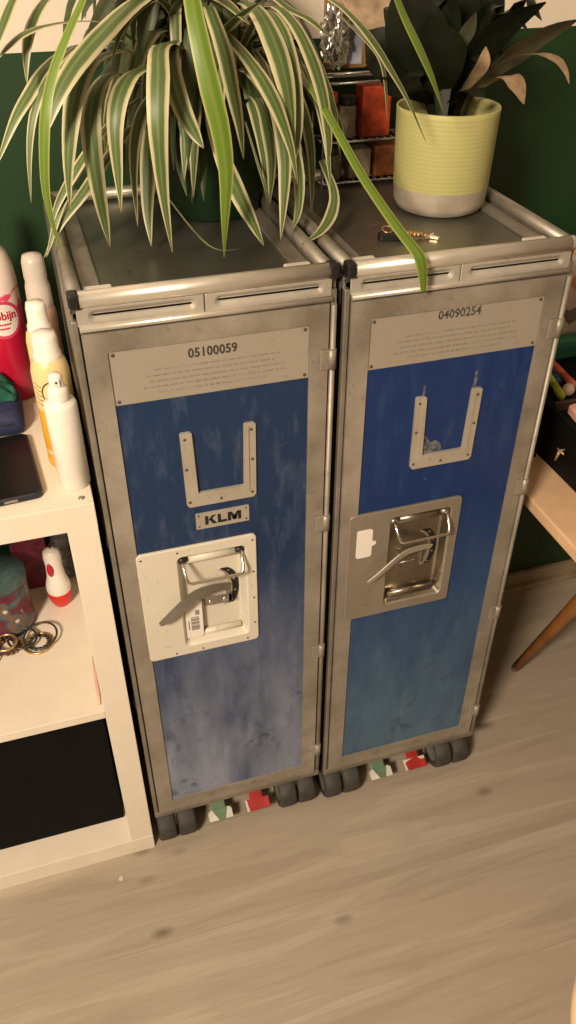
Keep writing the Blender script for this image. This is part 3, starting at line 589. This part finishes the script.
# things on the shelf unit's top (z = .77)
ZT = .770
M['white_plastic'] = simple('white_plastic', (.80, .76, .69, 1), .33, 0, .02)
M['yellow'] = simple('pale_yellow_can', srgb(222, 200, 146), .35, 0, .05)
M['orange'] = simple('amber_yellow_band', srgb(222, 165, 50), .35, 0, .05)
def robijn():
    t = empty('spray_can', (-.086, .296, ZT), 'pink and white spray can with round white label on the shelf top', 'spray can')
    tm = NT('pink_splash_print'); nz = tm.noise(tm.coord(), 28, 3, .55); tc = tm.n('ShaderNodeTexCoord'); sx = tm.n('ShaderNodeSeparateXYZ'); tm.l(tc.outputs['Object'], sx.inputs[0])
    mr = tm.n('ShaderNodeMapRange'); tm.l(sx.outputs[2], mr.inputs[0]); mr.inputs[1].default_value = .09; mr.inputs[2].default_value = .215
    f = tm.math('ADD', tm.math('MULTIPLY', mr.outputs[0], .75), tm.math('MULTIPLY', nz, .5))
    mt = tm.set(tm.ramp(f, [(.40, srgb(190, 24, 60)), (.50, srgb(224, 50, 96)), (.535, srgb(235, 205, 196)), (.60, srgb(238, 222, 212)), (.63, srgb(222, 50, 96)), (.67, srgb(240, 224, 214))]), .3)
    b = MB(); b.lathe([(0, 0), (.031, 0), (.033, .003), (.033, .170), (.0315, .190), (.0265, .209), (.0165, .224)], 36); b.build('can', mt, t)
    b = MB(); b.lathe([(.0165, .223), (.0160, .229), (.0135, .234), (.0105, .268), (.008, .273), (0, .274)], 28); b.build('cap', M['white_plastic'], t)
    b = MB(); r = .0334; a0 = math.radians(-80); z0 = .126; rows = 10; R_ = .027   # round label wrapped on the can
    vs = {}
    ctr = b.bm.verts.new((r*math.cos(a0), r*math.sin(a0), z0)); prev = None
    for k in range(1, 7):
        ring = []
        for j in range(28):
            q = 2*PI*j/28; u, v = R_*k/6*math.cos(q), R_*k/6*math.sin(q); a = a0+u/r
            ring.append(b.bm.verts.new((r*math.cos(a), r*math.sin(a), z0+v)))
        for j in range(28):
            if prev: f_ = b.bm.faces.new((prev[j], prev[(j+1) % 28], ring[(j+1) % 28], ring[j]))
            else: f_ = b.bm.faces.new((ctr, ring[(j+1) % 28], ring[j]))
            f_.material_index = 1 if k == 6 else 0
        prev = ring
    lb = b.build('label', [M['white_plastic'], simple('label_edge_pink', srgb(220, 70, 110), .4)], t)
    red = simple('label_red', srgb(196, 30, 60), .4)
    text_mesh('label_lettering', 'Robijn', .0165, red, lb, None, wrap=(r+.0003, a0, z0+.006), bold=.0003, sx=.9)
    b = MB()
    for i, w in enumerate((.020, .014)):
        for s_ in range(6):
            a = a0+(-w/2+w*s_/6)/r; a2 = a0+(-w/2+w*(s_+.8)/6)/r
            z = z0-.006-i*.006
            b.bm.faces.new([b.bm.verts.new(((r+.0004)*math.cos(q), (r+.0004)*math.sin(q), zz)) for q, zz in ((a, z-.0012), (a2, z-.0012), (a2, z+.0012), (a, z+.0012))])
    b.build('label_smallprint', red, lb)
robijn()
def can(name, loc, label, prof, mats, capprof, capmat=None, cap='cap'):
    t = empty(name, loc, label, 'bottle' if 'bottle' in label else 'spray can')
    b = MB(); b.lathe(prof, 32); b.build('can' if 'can' in name else 'bottle', mats, t)
    b = MB(); b.lathe(capprof, 28); b.build(cap, capmat or M['white_plastic'], t); return t
can('spray_can', (-.0275, .212, ZT), 'whitish pink spray can with domed cap, beneath the drooping leaf tips', [(0, 0), (.017, 0), (.0182, .003), (.0182, .150), (.0170, .160), (.0155, .163)],
    simple('pale_pink_can', srgb(206, 166, 150), .35, 0, .06), [(.0158, .162), (.0165, .165), (.0155, .19), (.0138, .197), (.0145, .203), (.0142, .222), (.012, .230), (0, .233)], simple('cloudy_cap', (.55, .50, .44, 1), .35, 0, .05))
can('spray_can', (-.034, .148, ZT), 'pale yellow can with white cap, second in the row behind the pump bottle', [(0, 0), (.018, 0), (.0195, .003), (.0195, .145), (.0175, .156), (.015, .160)],
    M['yellow'], [(.0148, .159), (.0148, .166), (.0128, .170), (.0125, .188), (.011, .195), (0, .196)])
t = can('spray_can', (-.031, .092, ZT), 'yellow can with amber lower band and white cap, directly behind the white pump bottle', [(0, 0, 1), (.0215, 0, 1), (.023, .003, 1), (.023, .020, 1), (.023, .0205, 0), (.023, .026, 0), (.023, .0265, 1), (.023, .085, 1), (.023, .0855, 0), (.023, .132, 0), (.0205, .144, 0), (.017, .149, 0)],
    [M['yellow'], M['orange']], [(.017, .148), (.017, .155), (.0152, .158), (.0152, .174), (.013, .180), (0, .181)])
b = MB()   # printed dark arcs and whiskers round a white disc
r = .0233; a0 = math.radians(-105)
def arcstroke(b, uv, w=.0007):
    for i in range(len(uv)-1):
        (u0, v0), (u1, v1) = uv[i], uv[i+1]; dx, dy = u1-u0, v1-v0; L_ = math.hypot(dx, dy); nx, ny = -dy/L_*w, dx/L_*w
        b.bm.faces.new([b.bm.verts.new((r*math.cos(a0+u/r), r*math.sin(a0+u/r), v)) for u, v in ((u0-nx, v0-ny), (u1-nx, v1-ny), (u1+nx, v1+ny), (u0+nx, v0+ny))])
arcstroke(b, [(.004+.0125*math.cos(q), .110+.0155*math.sin(q)) for q in [math.radians(k) for k in range(60, 271, 15)]], .0008)
for k in range(5): arcstroke(b, [(-.020, .123-k*.0065), (-.013, .119-k*.0065), (-.009, .1185-k*.006)], .0005)
b.build('label_drawing', M['ink'], t)
t = empty('pump_bottle', (-.0265, .036, ZT), 'plain white pump spray bottle standing nearest the front of the shelf', 'bottle')
b = MB(); b.lathe([(0, 0), (.0175, 0), (.0193, .002), (.0193, .114), (.0175, .119), (.0115, .121), (.0115, .126)], 36); b.build('bottle', M['white_plastic'], t)
b = MB(); b.lathe([(.0125, .122), (.0125, .134), (.0105, .137), (.0085, .138), (.0078, .151), (.0065, .1535), (0, .154)], 28)
b.box((-.004, -.0095, .1405), (.004, 0, .150), .001)
b.lathe([(.0014, 0), (.0014, .0006), (0, .0006)], 10, Matrix.Translation((0, -.0094, .1465)) @ Matrix.Rotation(PI/2, 4, 'X'), 1)
b.build('pump_head', [M['white_plastic'], M['ink']], t)
# phone
t = empty('phone', (-.1105, .0855, ZT), 'black smartphone lying face up on the shelf edge', 'phone', rz=math.radians(4.5))
b = MB(); b.loops([[(x, y, z) for x, y in rrect(-.0395+i, .0395-i, -.0735+i, .0735-i, .010, 5)] for i, z in ((.001, 0), (0, .001), (0, .0075), (.001, .0088))], cap0=True, cap1=True)
b.box((-.008, -.0744, .0028), (.008, -.0733, .0062), .0005, mi=1)
b.build('phone_body', [simple('navy_black_case', (.010, .012, .02, 1), .4), M['steel']], t)
b = MB(); b.loops([[(x, y, z) for x, y in rrect(-.036, .036, -.070, .070, .008, 5)] for z in (.0086, .0093)], cap0=True, cap1=True)
b.build('screen', NT('dark_glass').set((.003, .003, .003, 1), .3, **{'Specular IOR Level': .25}), t)
# navy pouch and green cloth
t = empty('pouch', (-.122, .212, ZT), 'navy blue fabric pouch behind the phone', 'pouch')
b = MB(); b.loops([[(x, y, z) for x, y in rrect(-.043+i, .043-i, -.042+i, .042-i, .012, 5)] for i, z in ((.004, 0), (0, .004), (-.001, .012), (0, .024), (.004, .03), (.015, .033))], cap0=True, cap1=True, smooth=True)
b.build('pouch_fabric', simple('navy_fabric', (.016, .024, .075, 1), .75, 0, .2, 120), t)
b = MB(); b.tube([(-.038, -.0425, .02), (.03, -.0425, .02), (.0425, -.034, .02)], .0012, 6); b.build('zip', simple('dark_zip', (.01, .012, .03, 1), .5), t)
b = MB(); nx, ny = 16, 12; g = []
for i in range(nx+1):
    row = []
    for j in range(ny+1):
        u, v = i/nx, j/ny
        x = -.165+.079*u+.004*math.sin(v*7); y = .205+.055*v+.005*math.sin(u*9)
        e = min(u, 1-u, v, 1-v)
        z = .808+.02*min(1, e*4)+.005*math.sin(u*11+v*6)+.003*math.sin(v*19)
        row.append((x, y, z))
    g.append(row)
top = [[b.bm.verts.new(p) for p in r_] for r_ in g]; bot = [[b.bm.verts.new((p[0], p[1], .8035)) for p in r_] for r_ in g]
for i in range(nx):
    for j in range(ny):
        f = b.bm.faces.new((top[i][j], top[i+1][j], top[i+1][j+1], top[i][j+1])); f.smooth = True
        b.bm.faces.new((bot[i][j], bot[i][j+1], bot[i+1][j+1], bot[i+1][j]))
for i in range(nx):
    for j in (0, ny): b.bm.faces.new((top[i][j], bot[i][j], bot[i+1][j], top[i+1][j]))
for j in range(ny):
    for i in (0, nx): b.bm.faces.new((top[i][j], bot[i][j], bot[i][j+1], top[i][j+1]))
tag(b.build('cloth', simple('teal_green_cloth', (.012, .13, .085, 1), .85, 0, .25, 90)), 'crumpled teal green cloth lying on the navy pouch', 'cloth')

# things in the open compartment (shelf top z = .390)
ZS = .390
t = empty('torch', (-.086, .243, ZS), 'small white and red handheld torch standing in the open compartment', 'torch')
b = MB(); b.lathe([(.0195, .030), (.0205, .036), (.0195, .046), (.0150, .062), (.0135, .085), (.0145, .102), (.0130, .114), (.006, .119), (0, .12)], 28); b.build('handle_body', M['white_plastic'], t)
b = MB(); b.lathe([(0, 0), (.013, 0), (.0175, .010), (.0200, .024), (.0202, .031), (.0190, .031)], 28); b.build('head', simple('red_plastic', srgb(214, 44, 30), .35), t)
b = MB(); b.lathe([(0, -.002), (.006, -.002), (.0075, 0), (.006, .002), (0, .003)], 18, Matrix.Translation((-.006, -.0125, .084)) @ Matrix.Diagonal((.8, 1, 2.0, 1)) @ Matrix.Rotation(PI/2, 4, 'X')); b.build('switch', simple('crimson_button', srgb(190, 22, 48), .35), t)
b = MB(); b.tube([(0.002, 0, .117), (-.002, 0, .124), (.002, 0, .131), (.008, 0, .128), (.007, 0, .12)], .0012, 6); b.build('wrist_loop', M['black'], t)
# patterned tin with generic colour blotches
def tin_mat():
    t = NT('multicolour_tin_print'); v = t.coord()
    n1 = t.n('ShaderNodeTexVoronoi', feature='F1'); n1.inputs['Scale'].default_value = 42; t.l(v, n1.inputs['Vector'])
    n2 = t.noise(v, 30, 4, .6)
    c = t.ramp(n2, [(.30, srgb(34, 20, 26)), (.42, srgb(96, 30, 52)), (.50, srgb(90, 44, 54)), (.54, srgb(44, 92, 96)), (.60, srgb(112, 86, 72)), (.72, srgb(52, 54, 44))])
    c = t.mix(t.ramp(n1.outputs['Distance'], [(.12, (.8,)*3), (.2, (0,)*3)]), c, srgb(210, 195, 180))
    return t.set(c, .35)
t = empty('tin', (-.174, .222, ZS), 'round colourful printed tin with dark lower rim, left of the torch', 'tin')
b = MB(); b.lathe([(0, 0, 1), (.043, 0, 1), (.0445, .002, 1), (.0445, .008, 1), (.0430, .010, 0), (.0430, .092, 0), (.0425, .093, 0)], 40); b.build('tin_body', [tin_mat(), M['black']], t)
b = MB(); b.lathe([(.0445, .0935), (.0447, .108), (.042, .111), (0, .111)], 40); b.build('lid', simple('grey_teal_lid', srgb(70, 92, 92), .4, 0, .25, 50), t)
bx = MB(); bx.box((-.152, .290, ZS), (-.095, .36, ZS+.115), .004)
tag(bx.build('gift_box', simple('maroon_box', (.22, .025, .06, 1), .5, 0, .3, 60)), 'dark maroon box at the back, between the tin and the torch', 'box')
t = empty('rolled_scarf', (-.070, .315, ZS), 'grey rolled scarf at the back right, behind the torch', 'scarf')
b = MB()
for k, (r0, z) in enumerate(((.019, .012), (.0185, .034), (.018, .056), (.0175, .078), (.0165, .099))):
    b.lathe([(0, -.012), (r0*.8, -.012), (r0, -.004), (r0, .004), (r0*.8, .012), (0, .012)], 24, Matrix.Translation((.002*math.sin(k*2), 0, z)))
b.build('scarf_fabric', simple('grey_fabric', (.17, .16, .15, 1), .9, 0, .3, 100), t)
# bracelets
M['gold'] = simple('gold_tone', (.72, .47, .22, 1), .3, .85, .15)
M['dark_bead'] = simple('dark_beads', (.035, .028, .02, 1), .35)
M['brown_bead'] = simple('brown_beads', (.20, .07, .03, 1), .4)
def hoop(label, c, r0, rt, m, tilt=(0, 0), group='bracelets heaped in the compartment', bead=False):
    b = MB(); N = 40
    Mx = Matrix.Rotation(tilt[0], 4, 'X') @ Matrix.Rotation(tilt[1], 4, 'Y')
    if bead:
        n = int(2*PI*r0/(2*rt*.98))
        for j in range(n):
            q = 2*PI*j/n; p = Mx @ Vector((r0*math.cos(q), r0*math.sin(q), 0))
            ret = bmesh.ops.create_icosphere(b.bm, subdivisions=1, radius=rt, matrix=Matrix.Translation(p))
            for f in {f for v in ret['verts'] for f in v.link_faces}: f.smooth = True
    else: b.tube([Mx @ Vector((r0*math.cos(2*PI*j/N), r0*math.sin(2*PI*j/N), 0)) for j in range(N)], rt, 8, closed=True)
    zmin = min(v.co.z for v in b.bm.verts)
    return tag(b.build('bracelet', m, loc=(c[0], c[1]+.012, ZS+c[2]-zmin)), label, 'bracelet', group)
hoop('pale gold bangle lying at the right end of the bracelet heap', (-.131, .142, 0), .0225, .0022, M['gold'])
hoop('black bangle just above the pale gold bangle, largest of the heap', (-.126, .150, .0046), .0265, .0018, M['dark_bead'], (.12, -.1))
hoop('dark beaded bracelet inside the ring of the pale gold bangle', (-.130, .143, .0), .0155, .0036, M['dark_bead'], (0, 0), bead=True)
hoop('brown beaded bracelet left of the pale gold bangle', (-.176, .147, 0), .0165, .0036, M['brown_bead'], bead=True)
hoop('dark beaded bracelet stacked on the brown beaded bracelet', (-.179, .145, .0073), .0170, .0036, M['dark_bead'], (.0, .0), bead=True)
hoop('dull gold bangle topping the stack in front of the tin', (-.180, .144, .0148), .0175, .0020, M['gold'], (.0, .0))
hoop('dark beaded bracelet lying half under the tin rim, leftmost of the heap', (-.205, .140, .0), .014, .0034, M['dark_bead'], bead=True)
hoop('black bangle bridging the two stacks of bracelets', (-.154, .152, .0075), .0225, .0020, M['dark_bead'], (.0, .06))
hoop('thin pale bangle tipped forward at the left picture edge', (-.212, .128, 0), .021, .0013, M['white_plastic'], (.5, .2))
b = MB(); b.tube([(-.052, -.002, ZS+.0025), (-.0515, .03, ZS+.0035), (-.0505, .075, ZS+.003), (-.0502, .10, ZS+.002)], [.0012, .0026, .0022, .001], 8)
tag(b.build('plastic_stick', simple('translucent_pink_plastic', srgb(226, 176, 158), .3, 0, .05)), 'pale pink plastic stick lying along the compartment wall', 'stick')
b = MB(); b.prism([(-.004, -.002), (.001, -.005), (.004, -.001), (.002, .005), (-.002, .003)], .0002, .0015, 'z')
tag(b.build('paper_scrap', M['white_paint'], loc=(-.076, -.055, 0)), 'tiny white scrap of paper on the wooden floor', 'scrap')

# ------------------------------------------------------------------ things on the right trolley's top (z = 1.012)
ZP = 1.012
M['wire'] = simple('chrome_wire', (.55, .53, .50, 1), .25, .9)
rk = empty('wire_rack', (.47, .348, ZP), 'two-tier chrome wire rack with small goods behind the lime pot', 'rack')
b = MB(); hx, y0, y1 = .075, -.024, .022
for x in (-hx, hx):
    for y in (y0, y1): b.tube([(x, y, 0), (x, y, .152)], .0022, 8)
for z in (.006, .062, .138, .150):
    b.tube([(-hx, y0, z), (hx, y0, z)], .0019, 8); b.tube([(-hx, y1, z), (hx, y1, z)], .0019, 8)
    for x in (-hx, hx): b.tube([(x, y0, z), (x, y1, z)], .0019, 8)
b.build('rack_frame', M['wire'], rk)
for z in (.006, .062):
    b = MB()
    for i in range(13): b.tube([(-hx+.0115*(i+.5), y0, z), (-hx+.0115*(i+.5), y1, z)], .0011, 6)
    b.build('rack_shelf', M['wire'], rk)
def jar(x, y, z, r, h, cbody, clid, label, cat='jar', name='spice_jar'):
    t = empty(name, (x, y, z), label, cat, 'spice jars in the wire rack')
    b = MB(); b.lathe([(0, 0), (r*.9, 0), (r, .002), (r, h*.72), (r*.8, h*.78)], 20); b.build('jar', simple('jar_body', cbody, .3, 0, .3, 80), t)
    b = MB(); b.lathe([(r*.85, h*.76), (r*.92, h*.78), (r*.92, h*.98), (r*.85, h), (0, h)], 20); b.build('lid', simple('jar_lid', clid, .35), t)
zz = ZP+.0638
jar(.412, .346, zz, .012, .060, (.10, .05, .03, 1), (.55, .12, .03, 1), 'brown jar with orange lid, leftmost on the rack upper tier')
jar(.440, .348, zz, .013, .055, (.30, .24, .16, 1), (.04, .03, .025, 1), 'beige jar with black lid, on the rack upper tier beside the red packet')
bx = MB(); bx.box((.457, .333, zz), (.500, .364, zz+.066), .002)
tag(bx.build('food_packet', simple('red_orange_packet', (.42, .055, .018, 1), .45, 0, .3, 50)), 'red orange packet on the rack upper tier, left of the lime pot', 'packet')
zz = ZP+.0078
jar(.418, .346, zz, .014, .045, (.22, .19, .12, 1), (.05, .05, .05, 1), 'olive jar with dark lid on the rack lower tier, left end')
bx = MB(); bx.box((.440, .333, zz), (.474, .364, zz+.040), .002)
tag(bx.build('food_packet', simple('cream_packet', (.32, .26, .18, 1), .5, 0, .3, 50)), 'small cream packet on the rack lower tier', 'packet')
bx = MB(); bx.box((.480, .333, zz), (.522, .364, zz+.042), .002)
tag(bx.build('food_packet', simple('brown_packet', (.22, .07, .02, 1), .5, 0, .3, 50)), 'orange brown packet on the rack lower tier under the red one', 'packet')
# framed picture and foil standing on the rack's top
t = empty('picture_frame', (.438, .352, ZP+.1522), 'small gold-edged picture standing on the wire rack', 'picture')
def pic_mat():
    t = NT('picture_print'); tc = t.n('ShaderNodeTexCoord'); sx = t.n('ShaderNodeSeparateXYZ'); t.l(tc.outputs['Object'], sx.inputs[0])
    nz = t.noise(t.coord(), 35, 3); mr = t.n('ShaderNodeMapRange'); t.l(sx.outputs[2], mr.inputs[0]); mr.inputs[2].default_value = .125
    f = t.math('ADD', mr.outputs[0], t.math('MULTIPLY', t.math('SUBTRACT', nz, .5), .25))
    return t.set(t.ramp(f, [(.08, srgb(176, 190, 206)), (.22, srgb(120, 126, 138)), (.45, srgb(128, 128, 140)), (.56, srgb(110, 122, 136)), (.66, srgb(214, 160, 108)), (1, srgb(200, 140, 92))]), .4)
b = MB(); b.box((-.030, -.002, .004), (.020, .003, .121)); b.build('print', pic_mat(), t)
b = MB(); ring_slab(b, (-.034, .0255, 0, .125), (-.0295, .0195, .0045, .1205), -.004, .006); b.build('frame', simple('gold_frame', (.42, .24, .10, 1), .4, .4), t)
b = MB(); rr = random.Random(3)
ret = bmesh.ops.create_icosphere(b.bm, subdivisions=4, radius=1)
for v in b.bm.verts:
    k = 1+.28*(rr.random()-.5)*0+.16*math.sin(v.co.x*9+2)*math.sin(v.co.z*7)+.14*math.sin(v.co.y*11+v.co.z*5)+.10*math.sin(v.co.z*17+v.co.x*13)
    v.co = Vector((v.co.x*.019*k, v.co.y*.010*k, v.co.z*.036*k))
zmin = min(v.co.z for v in b.bm.verts)
tag(b.build('foil_ball', NT('silver_foil').set((.72, .70, .66, 1), .22, .95), loc=(.413, .336, ZP+.152-zmin)), 'crumpled silver foil in front of the picture on the rack', 'foil')
# key fob with gold charm, lying on the top sheet
t = empty('key_fob', (.420, .098, ZP), 'black key fob with gold chain and tail-shaped charm, lying in front of the lime pot', 'key fob')
b = MB(); b.loops([[(x, y, z) for x, y in rrect(-.017+i, .017-i, -.0075+i, .0075-i, .005, 5)] for i, z in ((.001, 0), (0, .0012), (0, .007), (.002, .0088))], cap0=True, cap1=True)
o = b.build('fob', simple('black_leather', (.010, .009, .008, 1), .4), t); o.location = (-.010, .002, 0); o.rotation_euler.z = math.radians(-16)
b = MB(); b.tube([(-.013+.0065*math.cos(q), .009+.0065*math.sin(q), .0105+.002*math.sin(q)) for q in [2*PI*j/24 for j in range(24)]], .0010, 6, closed=True); b.build('split_ring', M['gold'], t)
b = MB()
for j in range(9):
    s_ = j/8; ret = bmesh.ops.create_uvsphere(b.bm, u_segments=10, v_segments=7, radius=.0026+.0011*math.sin(s_*PI), matrix=Matrix.Translation((-.002+.034*s_, .001-.009*s_+.0015*math.sin(j*2), .0085-.0045*s_)))
for f in b.bm.faces: f.smooth = True
b.build('bead_chain', M['gold'], t)
b = MB(); b.prism([(.031, -.0095), (.037, -.0085), (.045, -.002), (.0475, -.0025), (.042, -.010), (.0475, -.018), (.0445, -.0185), (.037, -.0125), (.031, -.0125)], .001, .004, 'z'); b.build('charm', simple('pale_gold', (.85, .68, .48, 1), .3, .6), t)

# ------------------------------------------------------------------ desk at the right
M['desk'] = simple('light_wood_top', srgb(222, 186, 148), .45, 0, .06, 25)
M['leg'] = simple('orange_brown_wood', (.33, .135, .035, 1), .4, 0, .15, 30)
dk = empty('desk', (.651, -.05, 0), 'light wood desk with splayed round legs right of the trolleys', 'desk')
o = dk.location
b = MB(); b.box((0, -.50, .578), (.75, .425, .600), .003); b.build('desktop', M['desk'], dk)
for top, tip in (((.28, .05), (.158, .214)), ((.28, -.35), (.158, -.44)), ((.55, .05), (.66, .214)), ((.55, -.35), (.66, -.44))):
    T, B = Vector((*top, .578)), Vector((*tip, .004)); v = (B-T)
    lg = MB().tube([T, T+v*.5, B-v*.02], [.019, .016, .0095], 18).build('leg', M['leg'], dk)
    MB().tube([B-v*.025, B-v*.004], [.0078, .0075], 14).build('foot', M['hub'], lg)
tr = empty('desk_organiser', (.727, -.28, .600), 'black desk organiser box holding pens on top, standing on the desk', 'organiser')
b = MB(); b.box((0, 0, 0), (.36, .652, .085), .002); b.box((0, 0, .083), (.006, .652, .096), .001); b.box((0, 0, .083), (.36, .006, .096), .001); b.box((.354, 0, .083), (.36, .652, .096), .001)
b.build('box_body', simple('black_lacquer', (.005, .005, .005, 1), .6, **{'Specular IOR Level': .15}), tr)
b = MB(); b.tube([(-.001, .350, .052), (-.009, .350, .052), (-.011, .350, .048)], .0018, 8); b.tube([(-.010, .350, .050), (-.010, .356, .030)], [.0028, .0016], 8); b.tube([(-.010, .339, .052), (-.010, .357, .052)], .0016, 8)
tag(b.build('drawer_pull', simple('beige_metal_pull', srgb(190, 160, 125), .4, .3), tr), 'small beige T-shaped pull')
b = MB(); b.box((.01, .410, .0850), (.35, .418, .100), .001); b.build('tray_divider', simple('dark_brown_wood', (.06, .030, .018, 1), .5), tr)
ZO = .6855
def marker(x, y, a, c, label, r=.0068, L_=.105, z=0):
    t = empty('marker_pen', (x, y, ZO+z+r), label, 'pen', 'marker pens in the desk organiser', rz=a)
    m = simple('pen_barrel', c, .35, 0, .08)
    b = MB(); Mx = Matrix.Rotation(PI/2, 4, 'Y')
    b.lathe([(0, .040), (r*.9, .040), (r, .042), (r, L_-.002), (r*.85, L_), (0, L_)], 16, Mx); b.build('barrel', m, t)
    b = MB(); b.lathe([(0, 0), (r*.8, 0), (r*1.06, .003), (r*1.06, .041), (0, .041)], 16, Mx); b.build('cap', m, t)
marker(.788, .203, math.radians(80), srgb(28, 84, 150), 'blue capped marker pen in the desk organiser')
marker(.806, .182, math.radians(84), srgb(236, 120, 92), 'coral orange capped marker pen in the desk organiser')
marker(.7665, .158, math.radians(76), srgb(186, 196, 62), 'lime green marker pen in the desk organiser, nearest the divider')
marker(.7545, .196, math.radians(80), srgb(110, 170, 190), 'light blue marker pen left of the lime green one in the desk organiser')
b = MB(); b.lathe([(0, 0), (.006, .001), (.0095, .006), (.0105, .0105), (.0095, .015), (.006, .020), (0, .021)], 22)
tag(b.build('bead', simple('cream_bead', srgb(216, 190, 168), .5, 0, .04), loc=(.787, .172, ZO)), 'cream round bead beside the marker pens', 'bead')
b = MB(); b.loops([[(x, y, z) for x, y in rrect(-.05+i, .05-i, -.026+i, .026-i, .008, 4)] for i, z in ((.002, 0), (0, .002), (0, .013), (.003, .016))], cap0=True, cap1=True)
o = b.build('eraser', simple('pink_eraser', srgb(226, 168, 158), .6, 0, .05), loc=(.800, .092, ZO)); o.rotation_euler.z = math.radians(-8)
tag(o, 'pale pink block lying in front of the marker pens on the desk organiser', 'eraser')
t = empty('teal_box', (.925, .335, ZO), 'flat teal box lying on the desk organiser under the floral bag', 'box')
MB().box((-.125, -.047, 0), (.125, .037, .022), .002).build('tray', simple('teal_card', srgb(50, 120, 100), .6, 0, .05), t)
MB().box((-.127, -.049, .022), (.127, .037, .036), .002).build('lid', simple('teal_card_lid', srgb(62, 136, 114), .6, 0, .05), t)
def floral():
    t = NT('floral_cloth'); v = t.coord(); n1 = t.noise(v, 26, 4, .6, .6); n2 = t.n('ShaderNodeTexVoronoi'); n2.inputs['Scale'].default_value = 28; t.l(v, n2.inputs['Vector'])
    sx = t.n('ShaderNodeSeparateColor'); t.l(n2.outputs['Color'], sx.inputs[0])
    c = t.ramp(sx.outputs[0], [(.0, srgb(214, 200, 186)), (.42, srgb(205, 180, 176)), (.45, srgb(216, 140, 80)), (.58, srgb(216, 140, 80)), (.6, srgb(92, 84, 74)), (.74, srgb(92, 84, 74)), (.76, srgb(150, 60, 62)), (.86, srgb(225, 214, 200))])
    return t.set(t.mix(t.math('MULTIPLY', n1, .4), c, srgb(190, 172, 160)), .8)
t = empty('fabric_bag', (.915, .338, ZO+.0362), 'floral patterned cloth bag on the teal box beside the trolley', 'bag')
b = MB()
b.loops([[(x+.004*math.sin(z*60+x*40), y+.003*math.sin(z*90+x*70), z) for x, y in rrect(-.095+i, .095-i, -.036+j, .036-j, .02, 5)] for i, j, z in ((.004, .004, 0), (0, 0, .010), (-.003, -.002, .05), (.0, .002, .10), (.006, .010, .14), (.02, .024, .158))], cap0=True, cap1=True, smooth=True)
b.build('bag_body', floral(), t)
b = MB(); b.tube([(-.05, -.012, .150), (-.05, -.018, .20), (0, -.02, .228), (.05, -.018, .20), (.05, -.012, .150)], .005, 8); b.build('handle', simple('beige_webbing', srgb(190, 165, 140), .8), t)
t = empty('notepad', (.700, .165, .600), 'small yellow green notepad with dark red edge between trolley and desk organiser', 'notepad')
MB().box((-.020, -.030, 0), (.020, .055, .009), .0006).build('pages', simple('yellow_green_paper', srgb(178, 160, 84), .7), t)
MB().box((-.021, -.0335, 0), (.021, -.030, .010), .0004).build('binding', simple('dark_red_binding', srgb(92, 22, 18), .5), t)
# round stool at the lower right, only its rim in the picture
st = empty('stool', (.508, -.688, 0), 'pale round wooden stool, only its rim showing at the lower right corner', 'stool')
b = MB(); b.lathe([(0, .425), (.160, .425), (.168, .430), (.170, .440), (.166, .448), (.155, .450), (0, .450)], 64); b.build('seat', simple('pale_birch', srgb(228, 198, 160), .45, 0, .05, 20), st)
for a in (45, 135, 225, 315):
    c_, s_ = math.cos(math.radians(a)), math.sin(math.radians(a))
    MB().tube([(.10*c_, .10*s_, .425), (.14*c_, .14*s_, 0)], [.016, .012], 14).build('leg', simple('birch_leg', srgb(216, 184, 146), .45, 0, .05, 20), st)

# ------------------------------------------------------------------ light
def area(name, loc, target, size, power, color):
    d = bpy.data.lights.new(name, 'AREA'); d.shape = 'DISK'; d.size = size; d.energy = power; d.color = color
    o = bpy.data.objects.new(name, d); col.objects.link(o); o.location = loc
    o.rotation_euler = (Vector(target)-Vector(loc)).to_track_quat('-Z', 'Y').to_euler(); return o
area('ceiling_lamp', (-1.0, -1.5, 2.05), (.2, -.1, .6), .42, 74, (1, .81, .61))
w = bpy.data.worlds.new('World'); scene.world = w; w.use_nodes = True
w.node_tree.nodes['Background'].inputs[0].default_value = (1, .8, .6, 1); w.node_tree.nodes['Background'].inputs[1].default_value = .05

# ------------------------------------------------------------------ camera
cd = bpy.data.cameras.new('camera'); cam = bpy.data.objects.new('camera', cd); col.objects.link(cam)
cam.location = (-.0229, -.8537, 1.3788); cam.rotation_euler = (.91331, -.00106, -.30114)
cd.sensor_fit = 'AUTO'; cd.sensor_width = 36; cd.lens = 828.61/1024*36; cd.clip_start = .02
scene.camera = cam
vs = scene.view_settings
vs.view_transform = 'Standard'; vs.look = 'None'; vs.gamma = 1; vs.use_curve_mapping = False; vs.exposure = 0
